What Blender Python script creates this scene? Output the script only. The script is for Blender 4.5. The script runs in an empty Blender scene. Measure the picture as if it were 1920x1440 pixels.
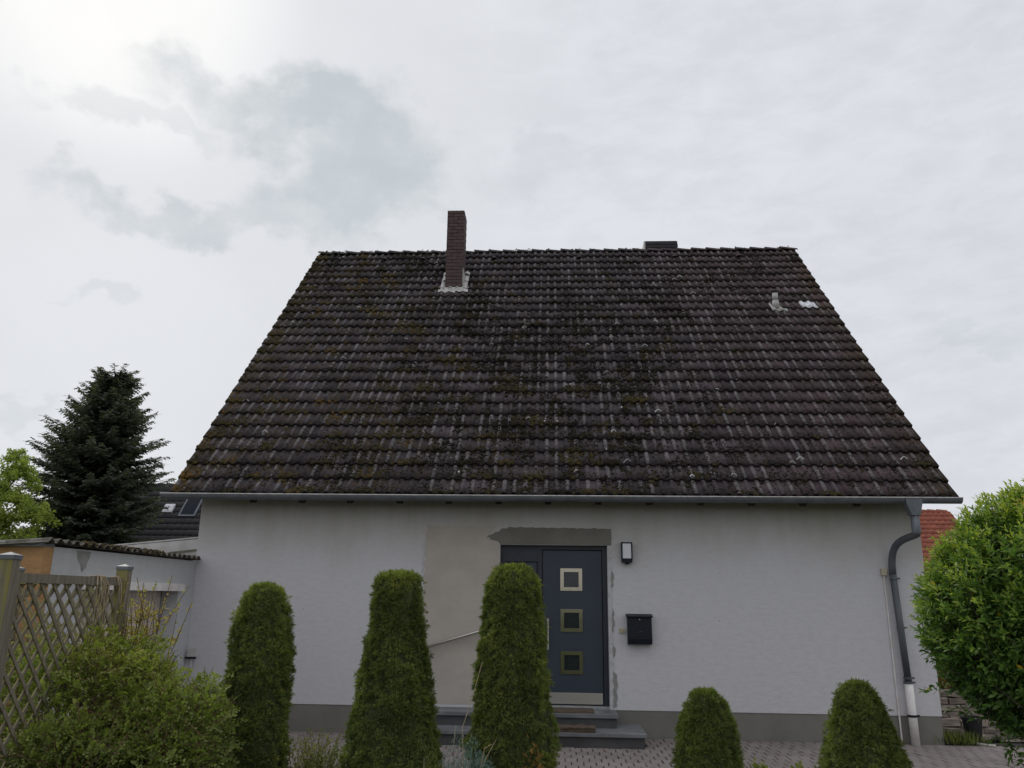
import bpy, math, random
import numpy as np
from mathutils import Matrix, Vector, Euler

random.seed(7)
rng = np.random.default_rng(11)
S = bpy.context.scene
C = S.collection

# ------------------------------------------------------------------ camera
def view_axes(p, y, r):
    f = np.array([math.sin(y) * math.cos(p), math.cos(y) * math.cos(p), math.sin(p)])
    rt = np.array([math.cos(y), -math.sin(y), 0.0])
    up = np.cross(rt, f)
    c, s = math.cos(r), math.sin(r)
    return c * rt + s * up, -s * rt + c * up, f
rt, up, fw = view_axes(0.2619, -0.0533, 0.0123)
cam = bpy.data.cameras.new('camera')
cam.sensor_width = 36.0
cam.lens = 1489.1 / 1920 * 36
cam.clip_start = 0.05
cam.clip_end = 3000
camo = bpy.data.objects.new('camera', cam)
C.objects.link(camo)
m = Matrix.Identity(4)
for i in range(3):
    m[i][0], m[i][1], m[i][2] = rt[i], up[i], -fw[i]
m.translation = Vector((0, -11.1842, 1.748))
camo.matrix_world = m
S.camera = camo
CAM = np.array([0, -11.1842, 1.748])

# ------------------------------------------------------------------ exposure
S.view_settings.view_transform = 'Standard'
S.view_settings.look = 'None'
S.view_settings.gamma = 1
S.view_settings.exposure = 0
S.view_settings.use_curve_mapping = False

# ------------------------------------------------------------------ sky + sun
SUN = Vector((-0.452, 0.648, 0.612)).normalized()
SUN_EL = math.asin(SUN.z)
SUN_AZ = math.atan2(SUN.x, SUN.y)
world = bpy.data.worlds.new('World')
S.world = world
world.use_nodes = True
NT = world.node_tree
for n in list(NT.nodes):
    NT.nodes.remove(n)

class G:
    """tiny node-graph writer"""
    def __init__(s, nt): s.nt = nt
    def n(s, t, **kw):
        nd = s.nt.nodes.new(t)
        for k, v in kw.items():
            if k == 'ins':
                for i, x in v.items():
                    if isinstance(x, bpy.types.NodeSocket): s.nt.links.new(x, nd.inputs[i])
                    else: nd.inputs[i].default_value = x
            else: setattr(nd, k, v)
        return nd
    def math(s, op, a, b=0.0, c=0.0, clamp=False):
        return s.n('ShaderNodeMath', operation=op, use_clamp=clamp, ins={0: a, 1: b, 2: c}).outputs[0]
    def mix(s, f, a, b, mode='MIX'):
        def c4(x): return x if isinstance(x, bpy.types.NodeSocket) else (*x[:3], 1.0)
        return s.n('ShaderNodeMix', data_type='RGBA', blend_type=mode, ins={0: f, 6: c4(a), 7: c4(b)}).outputs[2]
    def rng(s, v, a, b, c=0.0, d=1.0, smooth=True):
        return s.n('ShaderNodeMapRange', interpolation_type='SMOOTHSTEP' if smooth else 'LINEAR', ins={0: v, 1: a, 2: b, 3: c, 4: d}).outputs[0]
    def noise(s, vec, scale, detail=4.0, rough=0.55, dist=0.0, out=0):
        return s.n('ShaderNodeTexNoise', ins={'Vector': vec, 'Scale': scale, 'Detail': detail, 'Roughness': rough, 'Distortion': dist}).outputs[out]
    def mapping(s, vec, scale=(1, 1, 1), loc=(0, 0, 0), rot=(0, 0, 0)):
        return s.n('ShaderNodeMapping', ins={0: vec, 1: loc, 2: rot, 3: scale}).outputs[0]
    def vmath(s, op, a, b=(0, 0, 0), out=0):
        return s.n('ShaderNodeVectorMath', operation=op, ins={0: a, 1: b}).outputs[out]
    def sep(s, v): return s.n('ShaderNodeSeparateXYZ', ins={0: v}).outputs

g = G(NT)
sky = g.n('ShaderNodeTexSky', sky_type='NISHITA', sun_disc=False, sun_elevation=SUN_EL, sun_rotation=SUN_AZ)
dirv = g.n('ShaderNodeTexCoord').outputs['Generated']
dot = g.vmath('DOT_PRODUCT', dirv, tuple(SUN), out=1)
glow1 = g.rng(dot, 0.976, 1.0)
glow2 = g.rng(dot, -0.6, 0.95)
# high thin overcast
base = g.mix(glow2, (0.70, 0.72, 0.765), (0.722, 0.742, 0.785))
base = g.mix(g.math('MULTIPLY', g.rng(dot, 0.75, 1.0), 0.5), base, (0.79, 0.805, 0.825))
base = g.mix(g.math('MULTIPLY', glow1, 0.85), base, (0.98, 0.98, 0.97))
flat = g.mapping(dirv, scale=(1.0, 1.0, 1.35))
n1 = g.noise(flat, 4.0, 7, 0.55, 0.2)
n2 = g.noise(g.mapping(dirv, scale=(1.0, 1.0, 2.6), rot=(0, 0.25, 0.3)), 15.0, 6, 0.6, 0.3)
veil = g.rng(n1, 0.36, 0.66, 1.02, 0.98)
ripple = g.mix(g.rng(g.sep(dirv)[0], -0.25, 0.12), (1, 1, 1), g.n('ShaderNodeCombineXYZ', ins={0: g.rng(n2, 0.32, 0.68, 1.04, 0.96), 1: g.rng(n2, 0.32, 0.68, 1.04, 0.96), 2: g.rng(n2, 0.32, 0.68, 1.03, 0.97)}).outputs[0])
ripple = g.sep(ripple)[0]
zen = g.rng(g.sep(dirv)[2], 0.62, 1.0, 1.0, 1.7)      # overcast sky brightens towards the zenith
base = g.mix(1.0, base, g.n('ShaderNodeCombineXYZ', ins={0: zen, 1: zen, 2: zen}).outputs[0], 'MULTIPLY')
base = g.mix(1.0, base, g.n('ShaderNodeCombineXYZ', ins={0: g.math('MULTIPLY', veil, ripple), 1: g.math('MULTIPLY', veil, ripple), 2: g.math('MULTIPLY', veil, ripple)}).outputs[0], 'MULTIPLY')
# lower grey cloud drifting in front of the veil
nz = g.noise(flat, 8.0, 8, 0.58, 0.1, out=1)
off = g.vmath('MULTIPLY', g.vmath('SUBTRACT', nz, (0.5, 0.5, 0.5)), (0.27, 0.27, 0.19))
wdir = g.vmath('ADD', dirv, off)
mask = None
for c, ext, amt in (((-0.28, 0.80, 0.532), (0.17, 0.4, 0.045), 1.0), ((-0.21, 0.82, 0.515), (0.10, 0.4, 0.06), 1.0), ((-0.255, 0.84, 0.465), (0.085, 0.4, 0.06), 0.95),
                    ((-0.41, 0.80, 0.428), (0.12, 0.4, 0.026), 0.8), ((-0.29, 0.84, 0.435), (0.11, 0.4, 0.028), 0.7), ((-0.18, 0.86, 0.455), (0.06, 0.4, 0.03), 0.55),
                    ((-0.51, 0.80, 0.305), (0.04, 0.4, 0.012), 0.3), ((-0.573, 0.797, 0.191), (0.05, 0.4, 0.016), 0.35),
                    ((0.463, 0.841, 0.279), (0.05, 0.4, 0.012), 0.3), ((-0.46, 0.76, 0.50), (0.09, 0.4, 0.018), 0.4), ((0.0, 0.86, 0.50), (0.10, 0.4, 0.03), 0.3)):
    d = g.vmath('SUBTRACT', wdir, c)
    d = g.vmath('MULTIPLY', d, tuple(1 / e for e in ext))
    l = g.vmath('LENGTH', d, out=1)
    f = g.math('MULTIPLY', g.rng(l, 1.15, 0.40), amt)
    mask = f if mask is None else g.math('MAXIMUM', mask, f)
n3 = g.noise(flat, 14.0, 6, 0.6)
mask = g.math('MULTIPLY', mask, g.rng(n3, 0.2, 0.6, 0.55, 1.0))
cloudy = g.mix(g.math('MULTIPLY', mask, 0.86), base, (0.51, 0.567, 0.60))
cloudy10 = g.mix(1.0, cloudy, (10, 10, 10), 'MULTIPLY')
col = g.mix(0.95, sky.outputs[0], cloudy10)
bg = g.n('ShaderNodeBackground', ins={0: col, 1: 0.1})
NT.links.new(bg.outputs[0], g.n('ShaderNodeOutputWorld').inputs[0])

sun = bpy.data.lights.new('sun', 'SUN')
sun.energy = 1.0
sun.angle = math.radians(14)
sun.color = (1.0, 0.95, 0.87)
suno = bpy.data.objects.new('sun', sun)
suno.rotation_euler = SUN.to_track_quat('Z', 'Y').to_euler()
suno.location = (-20, 20, 30)
C.objects.link(suno)

# ------------------------------------------------------------------ materials
def material(name):
    mt = bpy.data.materials.new(name)
    mt.use_nodes = True
    nt = mt.node_tree
    p = nt.nodes['Principled BSDF']
    return mt, G(nt), p, nt.nodes['Material Output']

def pos(g): return g.n('ShaderNodeNewGeometry').outputs['Position']
def bump(g, p, h, strength=0.4, dist=0.01):
    b = g.n('ShaderNodeBump', ins={'Strength': strength, 'Distance': dist, 'Height': h})
    g.nt.links.new(b.outputs[0], p.inputs['Normal'])
def setc(g, p, c): g.nt.links.new(c, p.inputs['Base Color'])

def simple(name, c1, c2=None, rough=0.6, metal=0.0, scale=8.0, lo=0.35, hi=0.65, bs=0.15, bd=0.004, bscale=60.0, stretch=(1, 1, 1), spec=0.4, obj=False):
    mt, g, p, o = material(name)
    v = g.n('ShaderNodeTexCoord').outputs['Object'] if obj else pos(g)
    v = g.mapping(v, scale=stretch)
    p.inputs['Roughness'].default_value = rough
    p.inputs['Metallic'].default_value = metal
    p.inputs['Specular IOR Level'].default_value = spec
    if c2 is None: c2 = tuple(x * 0.8 for x in c1)
    n = g.noise(v, scale, 6, 0.6)
    setc(g, p, g.mix(g.rng(n, lo, hi), c1, c2))
    if bs: bump(g, p, g.noise(v, bscale, 4, 0.6), bs, bd)
    return mt

def leafmat(name, stops, rough=0.45, trans=0.25, spec=0.35, tcol=(1.0, 1.15, 0.55)):
    mt, g, p, o = material(name)
    a = g.n('ShaderNodeAttribute', attribute_name='tint').outputs['Fac']
    n = g.noise(pos(g), 3.0, 3)
    a = g.math('ADD', a, g.rng(n, 0.3, 0.7, -0.12, 0.12, False))
    r = g.n('ShaderNodeValToRGB', ins={0: a})
    el = r.color_ramp.elements
    while len(el) < len(stops): el.new(0.5)
    for e, (t, c) in zip(el, stops):
        e.position = t; e.color = (*c, 1)
    setc(g, p, r.outputs[0])
    p.inputs['Roughness'].default_value = rough
    p.inputs['Specular IOR Level'].default_value = spec
    tc = g.mix(1.0, r.outputs[0], tcol, 'MULTIPLY')
    tr = g.n('ShaderNodeBsdfTranslucent', ins={0: tc})
    mx = g.n('ShaderNodeMixShader', ins={0: trans, 1: p.outputs[0], 2: tr.outputs[0]})
    g.nt.links.new(mx.outputs[0], o.inputs[0])
    return mt

M = {}
# --- plaster of the house front: white paint, dirt washed down under the eaves, scuffs
def plaster(name, c_clean, c_dirt, eave_z=3.05, dirt=0.55, rough_scale=1.0):
    mt, g, p, o = material(name)
    v = pos(g)
    z = g.sep(v)[2]
    big = g.noise(g.mapping(v, scale=(1, 1, 0.6)), 0.9, 5, 0.6)
    run = g.noise(g.mapping(v, scale=(3.0, 3.0, 0.25)), 2.0, 5, 0.65)
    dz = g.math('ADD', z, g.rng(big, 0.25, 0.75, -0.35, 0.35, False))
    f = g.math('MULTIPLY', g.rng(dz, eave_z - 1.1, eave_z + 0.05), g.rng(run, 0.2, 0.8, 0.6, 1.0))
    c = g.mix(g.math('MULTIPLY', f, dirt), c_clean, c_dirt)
    fine = g.noise(g.mapping(v, scale=(1.0, 1.0, 2.6)), 9.0, 8, 0.7)
    c = g.mix(g.rng(fine, 0.42, 0.75, 0.0, 0.22), c, c_dirt)
    scr = g.noise(g.mapping(v, scale=(1.2, 1.2, 7.0)), 7.0, 3, 0.5)
    c = g.mix(g.rng(scr, 0.68, 0.74, 0.0, 0.3), c, c_dirt)
    spot = g.n('ShaderNodeTexVoronoi', ins={'Vector': v, 'Scale': 3.1, 'Randomness': 1.0}).outputs[0]
    c = g.mix(g.rng(spot, 0.03, 0.018, 0.0, 0.7), c, (0.08, 0.075, 0.07))
    setc(g, p, c)
    p.inputs['Roughness'].default_value = 0.92
    p.inputs['Specular IOR Level'].default_value = 0.15
    h1 = g.noise(g.mapping(v, scale=(1.0, 1.0, 2.2)), 38.0 * rough_scale, 6, 0.65)
    h2 = g.noise(g.mapping(v, scale=(1.0, 1.0, 3.0)), 6.0, 3)
    bump(g, p, g.math('ADD', h1, g.math('MULTIPLY', h2, 1.2)), 0.5, 0.006)
    return mt
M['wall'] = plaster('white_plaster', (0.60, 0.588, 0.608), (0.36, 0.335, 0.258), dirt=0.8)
M['garage_wall'] = plaster('garage_plaster', (0.56, 0.565, 0.595), (0.35, 0.345, 0.30), eave_z=2.2, dirt=0.6)
M['beige_patch'] = simple('beige_render', (0.485, 0.44, 0.39), (0.435, 0.395, 0.35), 0.95, scale=2.2, bs=0.5, bd=0.003, bscale=45, stretch=(1, 1, 1.5), spec=0.15)
M['cement_patch'] = simple('cement_render', (0.205, 0.195, 0.170), (0.17, 0.163, 0.142), 0.95, scale=3.0, bs=0.4, bd=0.003, bscale=60, spec=0.15)
M['white_chip'] = simple('bare_plaster_edge', (0.56, 0.55, 0.56), (0.44, 0.43, 0.43), 0.9, scale=14, bs=0.6, bd=0.004, bscale=60, spec=0.15)
M['grey_chip'] = simple('grey_levelling_mortar', (0.30, 0.29, 0.275), (0.24, 0.235, 0.22), 0.95, scale=10, bs=0.4, bd=0.003, bscale=60, spec=0.15)
M['plinth'] = simple('grey_plinth_paint', (0.205, 0.198, 0.175), (0.175, 0.168, 0.148), 0.9, scale=2.0, bs=0.5, bd=0.004, bscale=50, spec=0.2)
M['orange_wall'] = simple('orange_render', (0.46, 0.27, 0.125), (0.38, 0.22, 0.105), 0.95, scale=3.0, bs=0.9, bd=0.012, bscale=14, stretch=(1, 1, 2.5), spec=0.15)
M['zinc'] = simple('zinc_sheet', (0.165, 0.178, 0.198), (0.125, 0.135, 0.15), 0.55, 0.3, scale=5, bs=0.1, bd=0.002, bscale=25)
M['zinc_dark'] = simple('weathered_zinc_pipe', (0.13, 0.14, 0.155), (0.085, 0.09, 0.10), 0.55, 0.3, scale=4, bs=0.15, bd=0.002, bscale=25, stretch=(1, 1, 0.4))
M['lead'] = simple('bright_lead_flashing', (0.50, 0.485, 0.47), (0.36, 0.34, 0.325), 0.65, 0.1, scale=14, bs=0.5, bd=0.01, bscale=18)
M['wood_dark'] = simple('dark_stained_timber', (0.018, 0.015, 0.013), (0.03, 0.025, 0.02), 0.8, scale=10)
M['deck'] = simple('roof_underlay', (0.014, 0.013, 0.013), None, 0.95, bs=0)
M['door'] = simple('anthracite_door', (0.037, 0.048, 0.068), (0.033, 0.043, 0.062), 0.42, scale=2.0, bs=0.05, bd=0.001, bscale=200, spec=0.4)
M['door_frame'] = simple('anthracite_frame', (0.028, 0.034, 0.048), None, 0.42, bs=0.05, bd=0.001, bscale=200)
M['steel'] = simple('brushed_steel', (0.62, 0.59, 0.54), (0.54, 0.51, 0.46), 0.34, 0.95, scale=30, bs=0.05, bd=0.001, bscale=150, stretch=(1, 1, 12))
M['steel_warm'] = simple('brushed_champagne_trim', (0.37, 0.335, 0.265), (0.33, 0.30, 0.235), 0.10, 1.0, scale=30, bs=0.05, bd=0.001, bscale=150)
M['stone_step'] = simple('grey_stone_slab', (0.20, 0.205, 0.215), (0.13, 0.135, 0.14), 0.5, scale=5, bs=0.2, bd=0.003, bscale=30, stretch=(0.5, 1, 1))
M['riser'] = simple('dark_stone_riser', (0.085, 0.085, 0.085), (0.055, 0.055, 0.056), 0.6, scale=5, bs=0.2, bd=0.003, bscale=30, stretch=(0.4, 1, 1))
M['coir'] = simple('coir_mat', (0.17, 0.125, 0.088), (0.10, 0.072, 0.052), 1.0, scale=60, bs=1.0, bd=0.01, bscale=220)
M['log'] = simple('weathered_wood', (0.12, 0.085, 0.060), (0.045, 0.032, 0.023), 0.9, scale=10, bs=0.8, bd=0.01, bscale=30, stretch=(0.3, 2, 2))
M['black_paint'] = simple('black_powder_coat', (0.012, 0.014, 0.021), (0.015, 0.017, 0.025), 0.5, scale=20, bs=0.08, bd=0.001, bscale=300, spec=0.2)
M['opal'] = simple('opal_plastic', (0.72, 0.73, 0.76), (0.68, 0.69, 0.72), 0.35, bs=0)
M['white_plastic'] = simple('white_plastic_pipe', (0.78, 0.76, 0.74), (0.66, 0.60, 0.57), 0.5, scale=6, bs=0)
M['ivory'] = simple('ivory_plastic', (0.52, 0.48, 0.35), (0.42, 0.38, 0.28), 0.5, scale=20, bs=0)
M['brass'] = simple('brass_plate', (0.5, 0.42, 0.22), (0.35, 0.3, 0.18), 0.35, 0.8, scale=30, bs=0)
M['brick_red'] = simple('brown_brick', (0.118, 0.074, 0.072), (0.076, 0.052, 0.054), 0.9, scale=14, bs=0.5, bd=0.004, bscale=70)
M['mortar'] = simple('dark_mortar', (0.045, 0.038, 0.037), (0.03, 0.026, 0.026), 0.95, scale=20)
M['slate'] = simple('slate_cladding', (0.048, 0.040, 0.047), (0.034, 0.029, 0.034), 0.9, scale=8, bs=0.3, bd=0.004, bscale=30)
M['fibre_cement'] = simple('corrugated_fibre_cement', (0.14, 0.13, 0.11), (0.06, 0.055, 0.04), 0.95, scale=9, bs=0.6, bd=0.01, bscale=30)
M['coping'] = simple('grey_coping', (0.35, 0.36, 0.36), (0.24, 0.25, 0.25), 0.6, scale=6, bs=0.2)
M['garage_door'] = simple('beige_garage_door', (0.72, 0.64, 0.57), (0.62, 0.55, 0.50), 0.6, scale=3, bs=0.1, stretch=(1, 1, 0.3))
M['white_board'] = simple('white_painted_board', (0.56, 0.54, 0.53), (0.44, 0.42, 0.40), 0.7, scale=5, bs=0.2)
M['far_tile'] = simple('dark_far_roof_tile', (0.055, 0.050, 0.054), (0.040, 0.036, 0.040), 0.8, scale=6, bs=0.2)
M['red_tile'] = simple('red_clay_tile', (0.34, 0.105, 0.062), (0.22, 0.065, 0.042), 0.8, scale=4, lo=0.3, hi=0.7, bs=0.3, bd=0.01, bscale=20)
M['far_wall'] = simple('pale_far_wall', (0.5, 0.48, 0.45), None, 0.9, scale=2)
M['glass_dark'] = simple('dark_window_glass', (0.018, 0.022, 0.028), None, 0.08, bs=0, spec=0.5)
M['solar'] = simple('dark_roof_window_blind', (0.028, 0.033, 0.042), None, 0.75, bs=0, spec=0.05)
M['skylight'] = simple('white_skylight', (0.7, 0.71, 0.73), (0.6, 0.6, 0.62), 0.4, bs=0)
M['soil'] = simple('garden_soil', (0.035, 0.026, 0.018), (0.06, 0.045, 0.03), 1.0, scale=12, bs=1.0, bd=0.03, bscale=25)
M['lawn'] = simple('lawn_ground', (0.045, 0.07, 0.022), (0.065, 0.075, 0.03), 1.0, scale=4, bs=0.8, bd=0.03, bscale=30)
M['joint'] = simple('dark_sand_joint', (0.030, 0.024, 0.022), (0.045, 0.036, 0.032), 1.0, scale=20, bs=0.4)
M['bark'] = simple('bark', (0.055, 0.045, 0.038), (0.03, 0.025, 0.02), 0.95, scale=12, bs=0.8, bd=0.02, bscale=20, stretch=(1, 1, 0.3))
M['twig'] = simple('bare_twig', (0.16, 0.09, 0.05), (0.09, 0.055, 0.035), 0.9, scale=20, bs=0)
M['dry'] = simple('dry_grass_stalk', (0.42, 0.34, 0.22), (0.3, 0.22, 0.14), 0.9, scale=20, bs=0)
M['black_pot'] = simple('black_plastic_pot', (0.012, 0.012, 0.014), None, 0.5, bs=0)
M['hose'] = simple('pale_hose', (0.5, 0.48, 0.42), None, 0.6, bs=0)
M['stone'] = simple('dry_stone', (0.33, 0.27, 0.22), (0.16, 0.135, 0.12), 0.95, scale=7, bs=0.8, bd=0.02, bscale=18, stretch=(0.6, 0.6, 3))
M['lichen'] = simple('white_lichen', (0.72, 0.71, 0.68), (0.5, 0.5, 0.46), 0.95, scale=40, bs=0.3)

def paver_mat():
    mt, g, p, o = material('concrete_paver')
    v = pos(g)
    cell = g.vmath('SNAP', g.vmath('ADD', v, (0, 0, 0.02)), (0.27, 0.20, 5.0))
    w = g.n('ShaderNodeTexWhiteNoise', noise_dimensions='3D', ins={0: cell}).outputs[0]
    c = g.mix(w, (0.275, 0.238, 0.22), (0.215, 0.185, 0.172))
    n = g.noise(v, 2.2, 6, 0.65)
    c = g.mix(g.rng(n, 0.35, 0.7, 0.0, 0.55), c, (0.17, 0.14, 0.13))
    n = g.noise(v, 90, 3, 0.6)
    c = g.mix(g.rng(n, 0.5, 0.75, 0.0, 0.35), c, (0.28, 0.25, 0.23))
    setc(g, p, c)
    p.inputs['Roughness'].default_value = 0.9
    p.inputs['Specular IOR Level'].default_value = 0.25
    bump(g, p, n, 0.4, 0.004)
    return mt
M['paver'] = paver_mat()

def post_mat():
    mt, g, p, o = material('pressure_treated_wood')
    v = pos(g)
    n = g.noise(g.mapping(v, scale=(6, 6, 0.5)), 6, 6, 0.6)
    c = g.mix(g.rng(n, 0.3, 0.7), (0.245, 0.212, 0.165), (0.145, 0.126, 0.098))
    ny = g.sep(g.n('ShaderNodeNewGeometry').outputs['True Normal'])[1]
    n2 = g.noise(g.mapping(v, scale=(3, 3, 0.7)), 5, 5, 0.6)
    f = g.math('MULTIPLY', g.rng(ny, -0.2, -0.8), g.rng(n2, 0.28, 0.6))
    c = g.mix(g.math('MULTIPLY', f, 0.75), c, (0.24, 0.22, 0.055))      # algae on the weather side
    setc(g, p, c)
    p.inputs['Roughness'].default_value = 0.9
    p.inputs['Specular IOR Level'].default_value = 0.2
    bump(g, p, n, 0.4, 0.006)
    return mt
M['post'] = post_mat()

# --- roof tiles
E0, ZE, RY, RZ = 0.45, 3.0927, 5.2687, 9.2976
X0, ROOF_W = -5.2924, 10.6
SL = math.hypot(RY + E0, RZ - ZE)
CA, SA = (RY + E0) / SL, (RZ - ZE) / SL
NCOL, NROW = 37, 26
TW, GAUGE = ROOF_W / NCOL, SL / 26.35

def tile_mat(name='concrete_roof_tile'):
    mt, g, p, o = material(name)
    v = pos(g)
    x, y, z = g.sep(v)
    rnd = g.n('ShaderNodeAttribute', attribute_name='rnd').outputs['Fac']
    roll = g.n('ShaderNodeAttribute', attribute_name='roll').outputs['Fac']
    tail = g.n('ShaderNodeAttribute', attribute_name='tail').outputs['Fac']
    c = g.mix(g.rng(rnd, 0.0, 1.0, 0, 1, False), (0.076, 0.062, 0.070), (0.031, 0.026, 0.030))
    # purple-brown tone where little grows, to the right and the top left
    w = g.noise(v, 0.55, 3)
    purple = g.math('MULTIPLY', g.rng(g.math('ADD', x, g.math('MULTIPLY', w, 3.0)), 2.5, 5.5), 0.85)
    c = g.mix(purple, c, g.mix(rnd, (0.090, 0.058, 0.066), (0.044, 0.029, 0.034)))
    # pale weathering worn onto the crowns of the rolls, tile by tile and streak by streak
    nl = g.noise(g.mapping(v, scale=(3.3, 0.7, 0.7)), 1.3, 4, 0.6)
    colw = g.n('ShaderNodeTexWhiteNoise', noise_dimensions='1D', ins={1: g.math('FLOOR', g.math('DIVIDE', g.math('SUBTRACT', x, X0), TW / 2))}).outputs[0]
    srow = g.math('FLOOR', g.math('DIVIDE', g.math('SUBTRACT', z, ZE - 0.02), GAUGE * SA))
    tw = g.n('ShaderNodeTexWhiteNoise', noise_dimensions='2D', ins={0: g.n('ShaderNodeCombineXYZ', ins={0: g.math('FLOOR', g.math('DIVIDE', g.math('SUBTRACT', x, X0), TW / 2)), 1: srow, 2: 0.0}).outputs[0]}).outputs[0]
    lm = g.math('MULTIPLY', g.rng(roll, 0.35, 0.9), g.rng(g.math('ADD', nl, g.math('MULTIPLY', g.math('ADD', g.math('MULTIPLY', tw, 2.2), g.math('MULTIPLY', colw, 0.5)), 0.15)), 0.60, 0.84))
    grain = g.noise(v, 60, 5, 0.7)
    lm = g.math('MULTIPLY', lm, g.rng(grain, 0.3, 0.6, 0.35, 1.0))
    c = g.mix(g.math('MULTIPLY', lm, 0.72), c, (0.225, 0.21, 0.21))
    # grey-green crust and dark specks painting small moss shadows into the colour
    crust = g.noise(v, 17, 6, 0.7)
    reg = g.noise(v, 2.2, 5, 0.65)
    cm = g.math('MULTIPLY', g.rng(crust, 0.49, 0.56), g.rng(reg, 0.36, 0.56))
    c = g.mix(g.math('MULTIPLY', cm, 0.7), c, (0.055, 0.046, 0.041))
    moss_shade = g.noise(g.mapping(v, scale=(1, 1, 1), loc=(5, 3, 1)), 21, 3, 0.55)
    pm = g.math('MULTIPLY', g.rng(moss_shade, 0.545, 0.60), g.rng(reg, 0.34, 0.52, 0.25, 1.0))
    c = g.mix(g.math('MULTIPLY', pm, 0.8), c, (0.013, 0.012, 0.009))
    # moss film in the valleys and along the lower edges, mostly low on the left and near both verges
    left = g.rng(g.math('ADD', x, g.math('MULTIPLY', z, 0.55)), 4.5, -1.5, 0.25, 1.0)
    edge = g.math('MAXIMUM', g.rng(x, -4.6, -5.25), g.rng(x, 4.75, 5.2))
    mreg = g.noise(v, 4.5, 6, 0.7)
    mm = g.math('MULTIPLY', g.rng(mreg, 0.44, 0.70), left)
    mm = g.math('MAXIMUM', mm, g.math('MULTIPLY', edge, g.rng(mreg, 0.3, 0.55)))
    mm = g.math('MULTIPLY', mm, g.rng(g.noise(v, 28, 5, 0.7), 0.36, 0.56))
    mm = g.math('MULTIPLY', mm, g.rng(roll, 1.0, 0.3, 0.45, 1.0))
    c = g.mix(g.math('MULTIPLY', mm, 0.7), c, g.mix(g.rng(g.noise(v, 3.5, 3), 0.4, 0.65), (0.056, 0.043, 0.022), (0.092, 0.052, 0.021)))
    fl = g.noise(v, 45, 2, 0.5)
    c = g.mix(g.rng(fl, 0.735, 0.765, 0.0, 0.7), c, (0.36, 0.35, 0.33))
    setc(g, p, c)
    p.inputs['Roughness'].default_value = 0.88
    p.inputs['Specular IOR Level'].default_value = 0.22
    h = g.math('ADD', g.math('MULTIPLY', crust, 1.0), g.math('MULTIPLY', g.noise(v, 55, 5, 0.7), 0.6))
    bump(g, p, h, 0.85, 0.012)
    return mt
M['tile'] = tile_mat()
M['moss'] = leafmat('roof_moss', [(0.0, (0.015, 0.013, 0.009)), (0.2, (0.034, 0.029, 0.014)), (0.55, (0.060, 0.047, 0.020)), (0.8, (0.095, 0.058, 0.021)), (1.0, (0.15, 0.085, 0.028))], 0.95, 0.0, 0.1)

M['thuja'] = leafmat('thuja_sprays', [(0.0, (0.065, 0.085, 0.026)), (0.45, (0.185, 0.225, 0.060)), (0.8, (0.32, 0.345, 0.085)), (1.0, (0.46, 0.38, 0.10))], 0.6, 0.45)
M['thuja_core'] = simple('thuja_inner_twigs', (0.055, 0.072, 0.022), (0.028, 0.036, 0.012), 1.0, scale=30)
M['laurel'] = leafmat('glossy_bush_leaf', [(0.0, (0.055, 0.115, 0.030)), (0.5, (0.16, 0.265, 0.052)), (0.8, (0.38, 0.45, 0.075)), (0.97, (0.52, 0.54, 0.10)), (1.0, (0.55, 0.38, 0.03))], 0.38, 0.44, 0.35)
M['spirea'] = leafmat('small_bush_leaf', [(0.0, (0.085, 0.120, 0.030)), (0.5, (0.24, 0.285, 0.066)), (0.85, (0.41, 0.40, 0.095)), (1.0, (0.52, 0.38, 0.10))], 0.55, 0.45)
M['fir'] = leafmat('fir_needles', [(0.0, (0.070, 0.078, 0.066)), (0.6, (0.145, 0.160, 0.125)), (0.92, (0.21, 0.225, 0.15)), (1.0, (0.32, 0.28, 0.11))], 0.75, 0.35, 0.15)
M['birch'] = leafmat('pale_green_leaf', [(0.0, (0.20, 0.26, 0.06)), (0.5, (0.36, 0.42, 0.10)), (1.0, (0.52, 0.52, 0.17))], 0.55, 0.55)
M['juniper'] = leafmat('blue_juniper', [(0.0, (0.08, 0.12, 0.11)), (0.5, (0.19, 0.29, 0.26)), (1.0, (0.32, 0.42, 0.38))], 0.6, 0.25)
M['weed'] = leafmat('weed_leaf', [(0.0, (0.09, 0.115, 0.035)), (0.5, (0.19, 0.225, 0.065)), (1.0, (0.34, 0.33, 0.12))], 0.6, 0.4)
M['weed_stem'] = simple('green_brown_stem', (0.17, 0.18, 0.07), (0.20, 0.14, 0.07), 0.8, scale=10, bs=0)
M['orange_dry'] = leafmat('orange_dry_leaf', [(0.0, (0.16, 0.09, 0.03)), (0.5, (0.30, 0.17, 0.05)), (1.0, (0.45, 0.28, 0.09))], 0.8, 0.3)

# ------------------------------------------------------------------ mesh helpers
def wloc(o):
    v = Vector((0, 0, 0))
    while o is not None:
        v += o.location; o = o.parent
    return v

def link(name, me, mt=None, parent=None):
    o = bpy.data.objects.new(name, me)
    if mt is not None and me is not None and not me.materials: me.materials.append(mt)
    C.objects.link(o)
    if parent is not None: o.parent = parent
    return o

def tag(o, label=None, cat=None, group=None, kind=None):
    if label: o['label'] = label
    if cat: o['category'] = cat
    if group: o['group'] = group
    if kind: o['kind'] = kind
    return o

def thing(name, label, cat, loc=(0, 0, 0), group=None):
    o = bpy.data.objects.new(name, None)
    o.empty_display_size = 0.2
    o.location = loc
    C.objects.link(o)
    return tag(o, label, cat, group)

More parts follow.
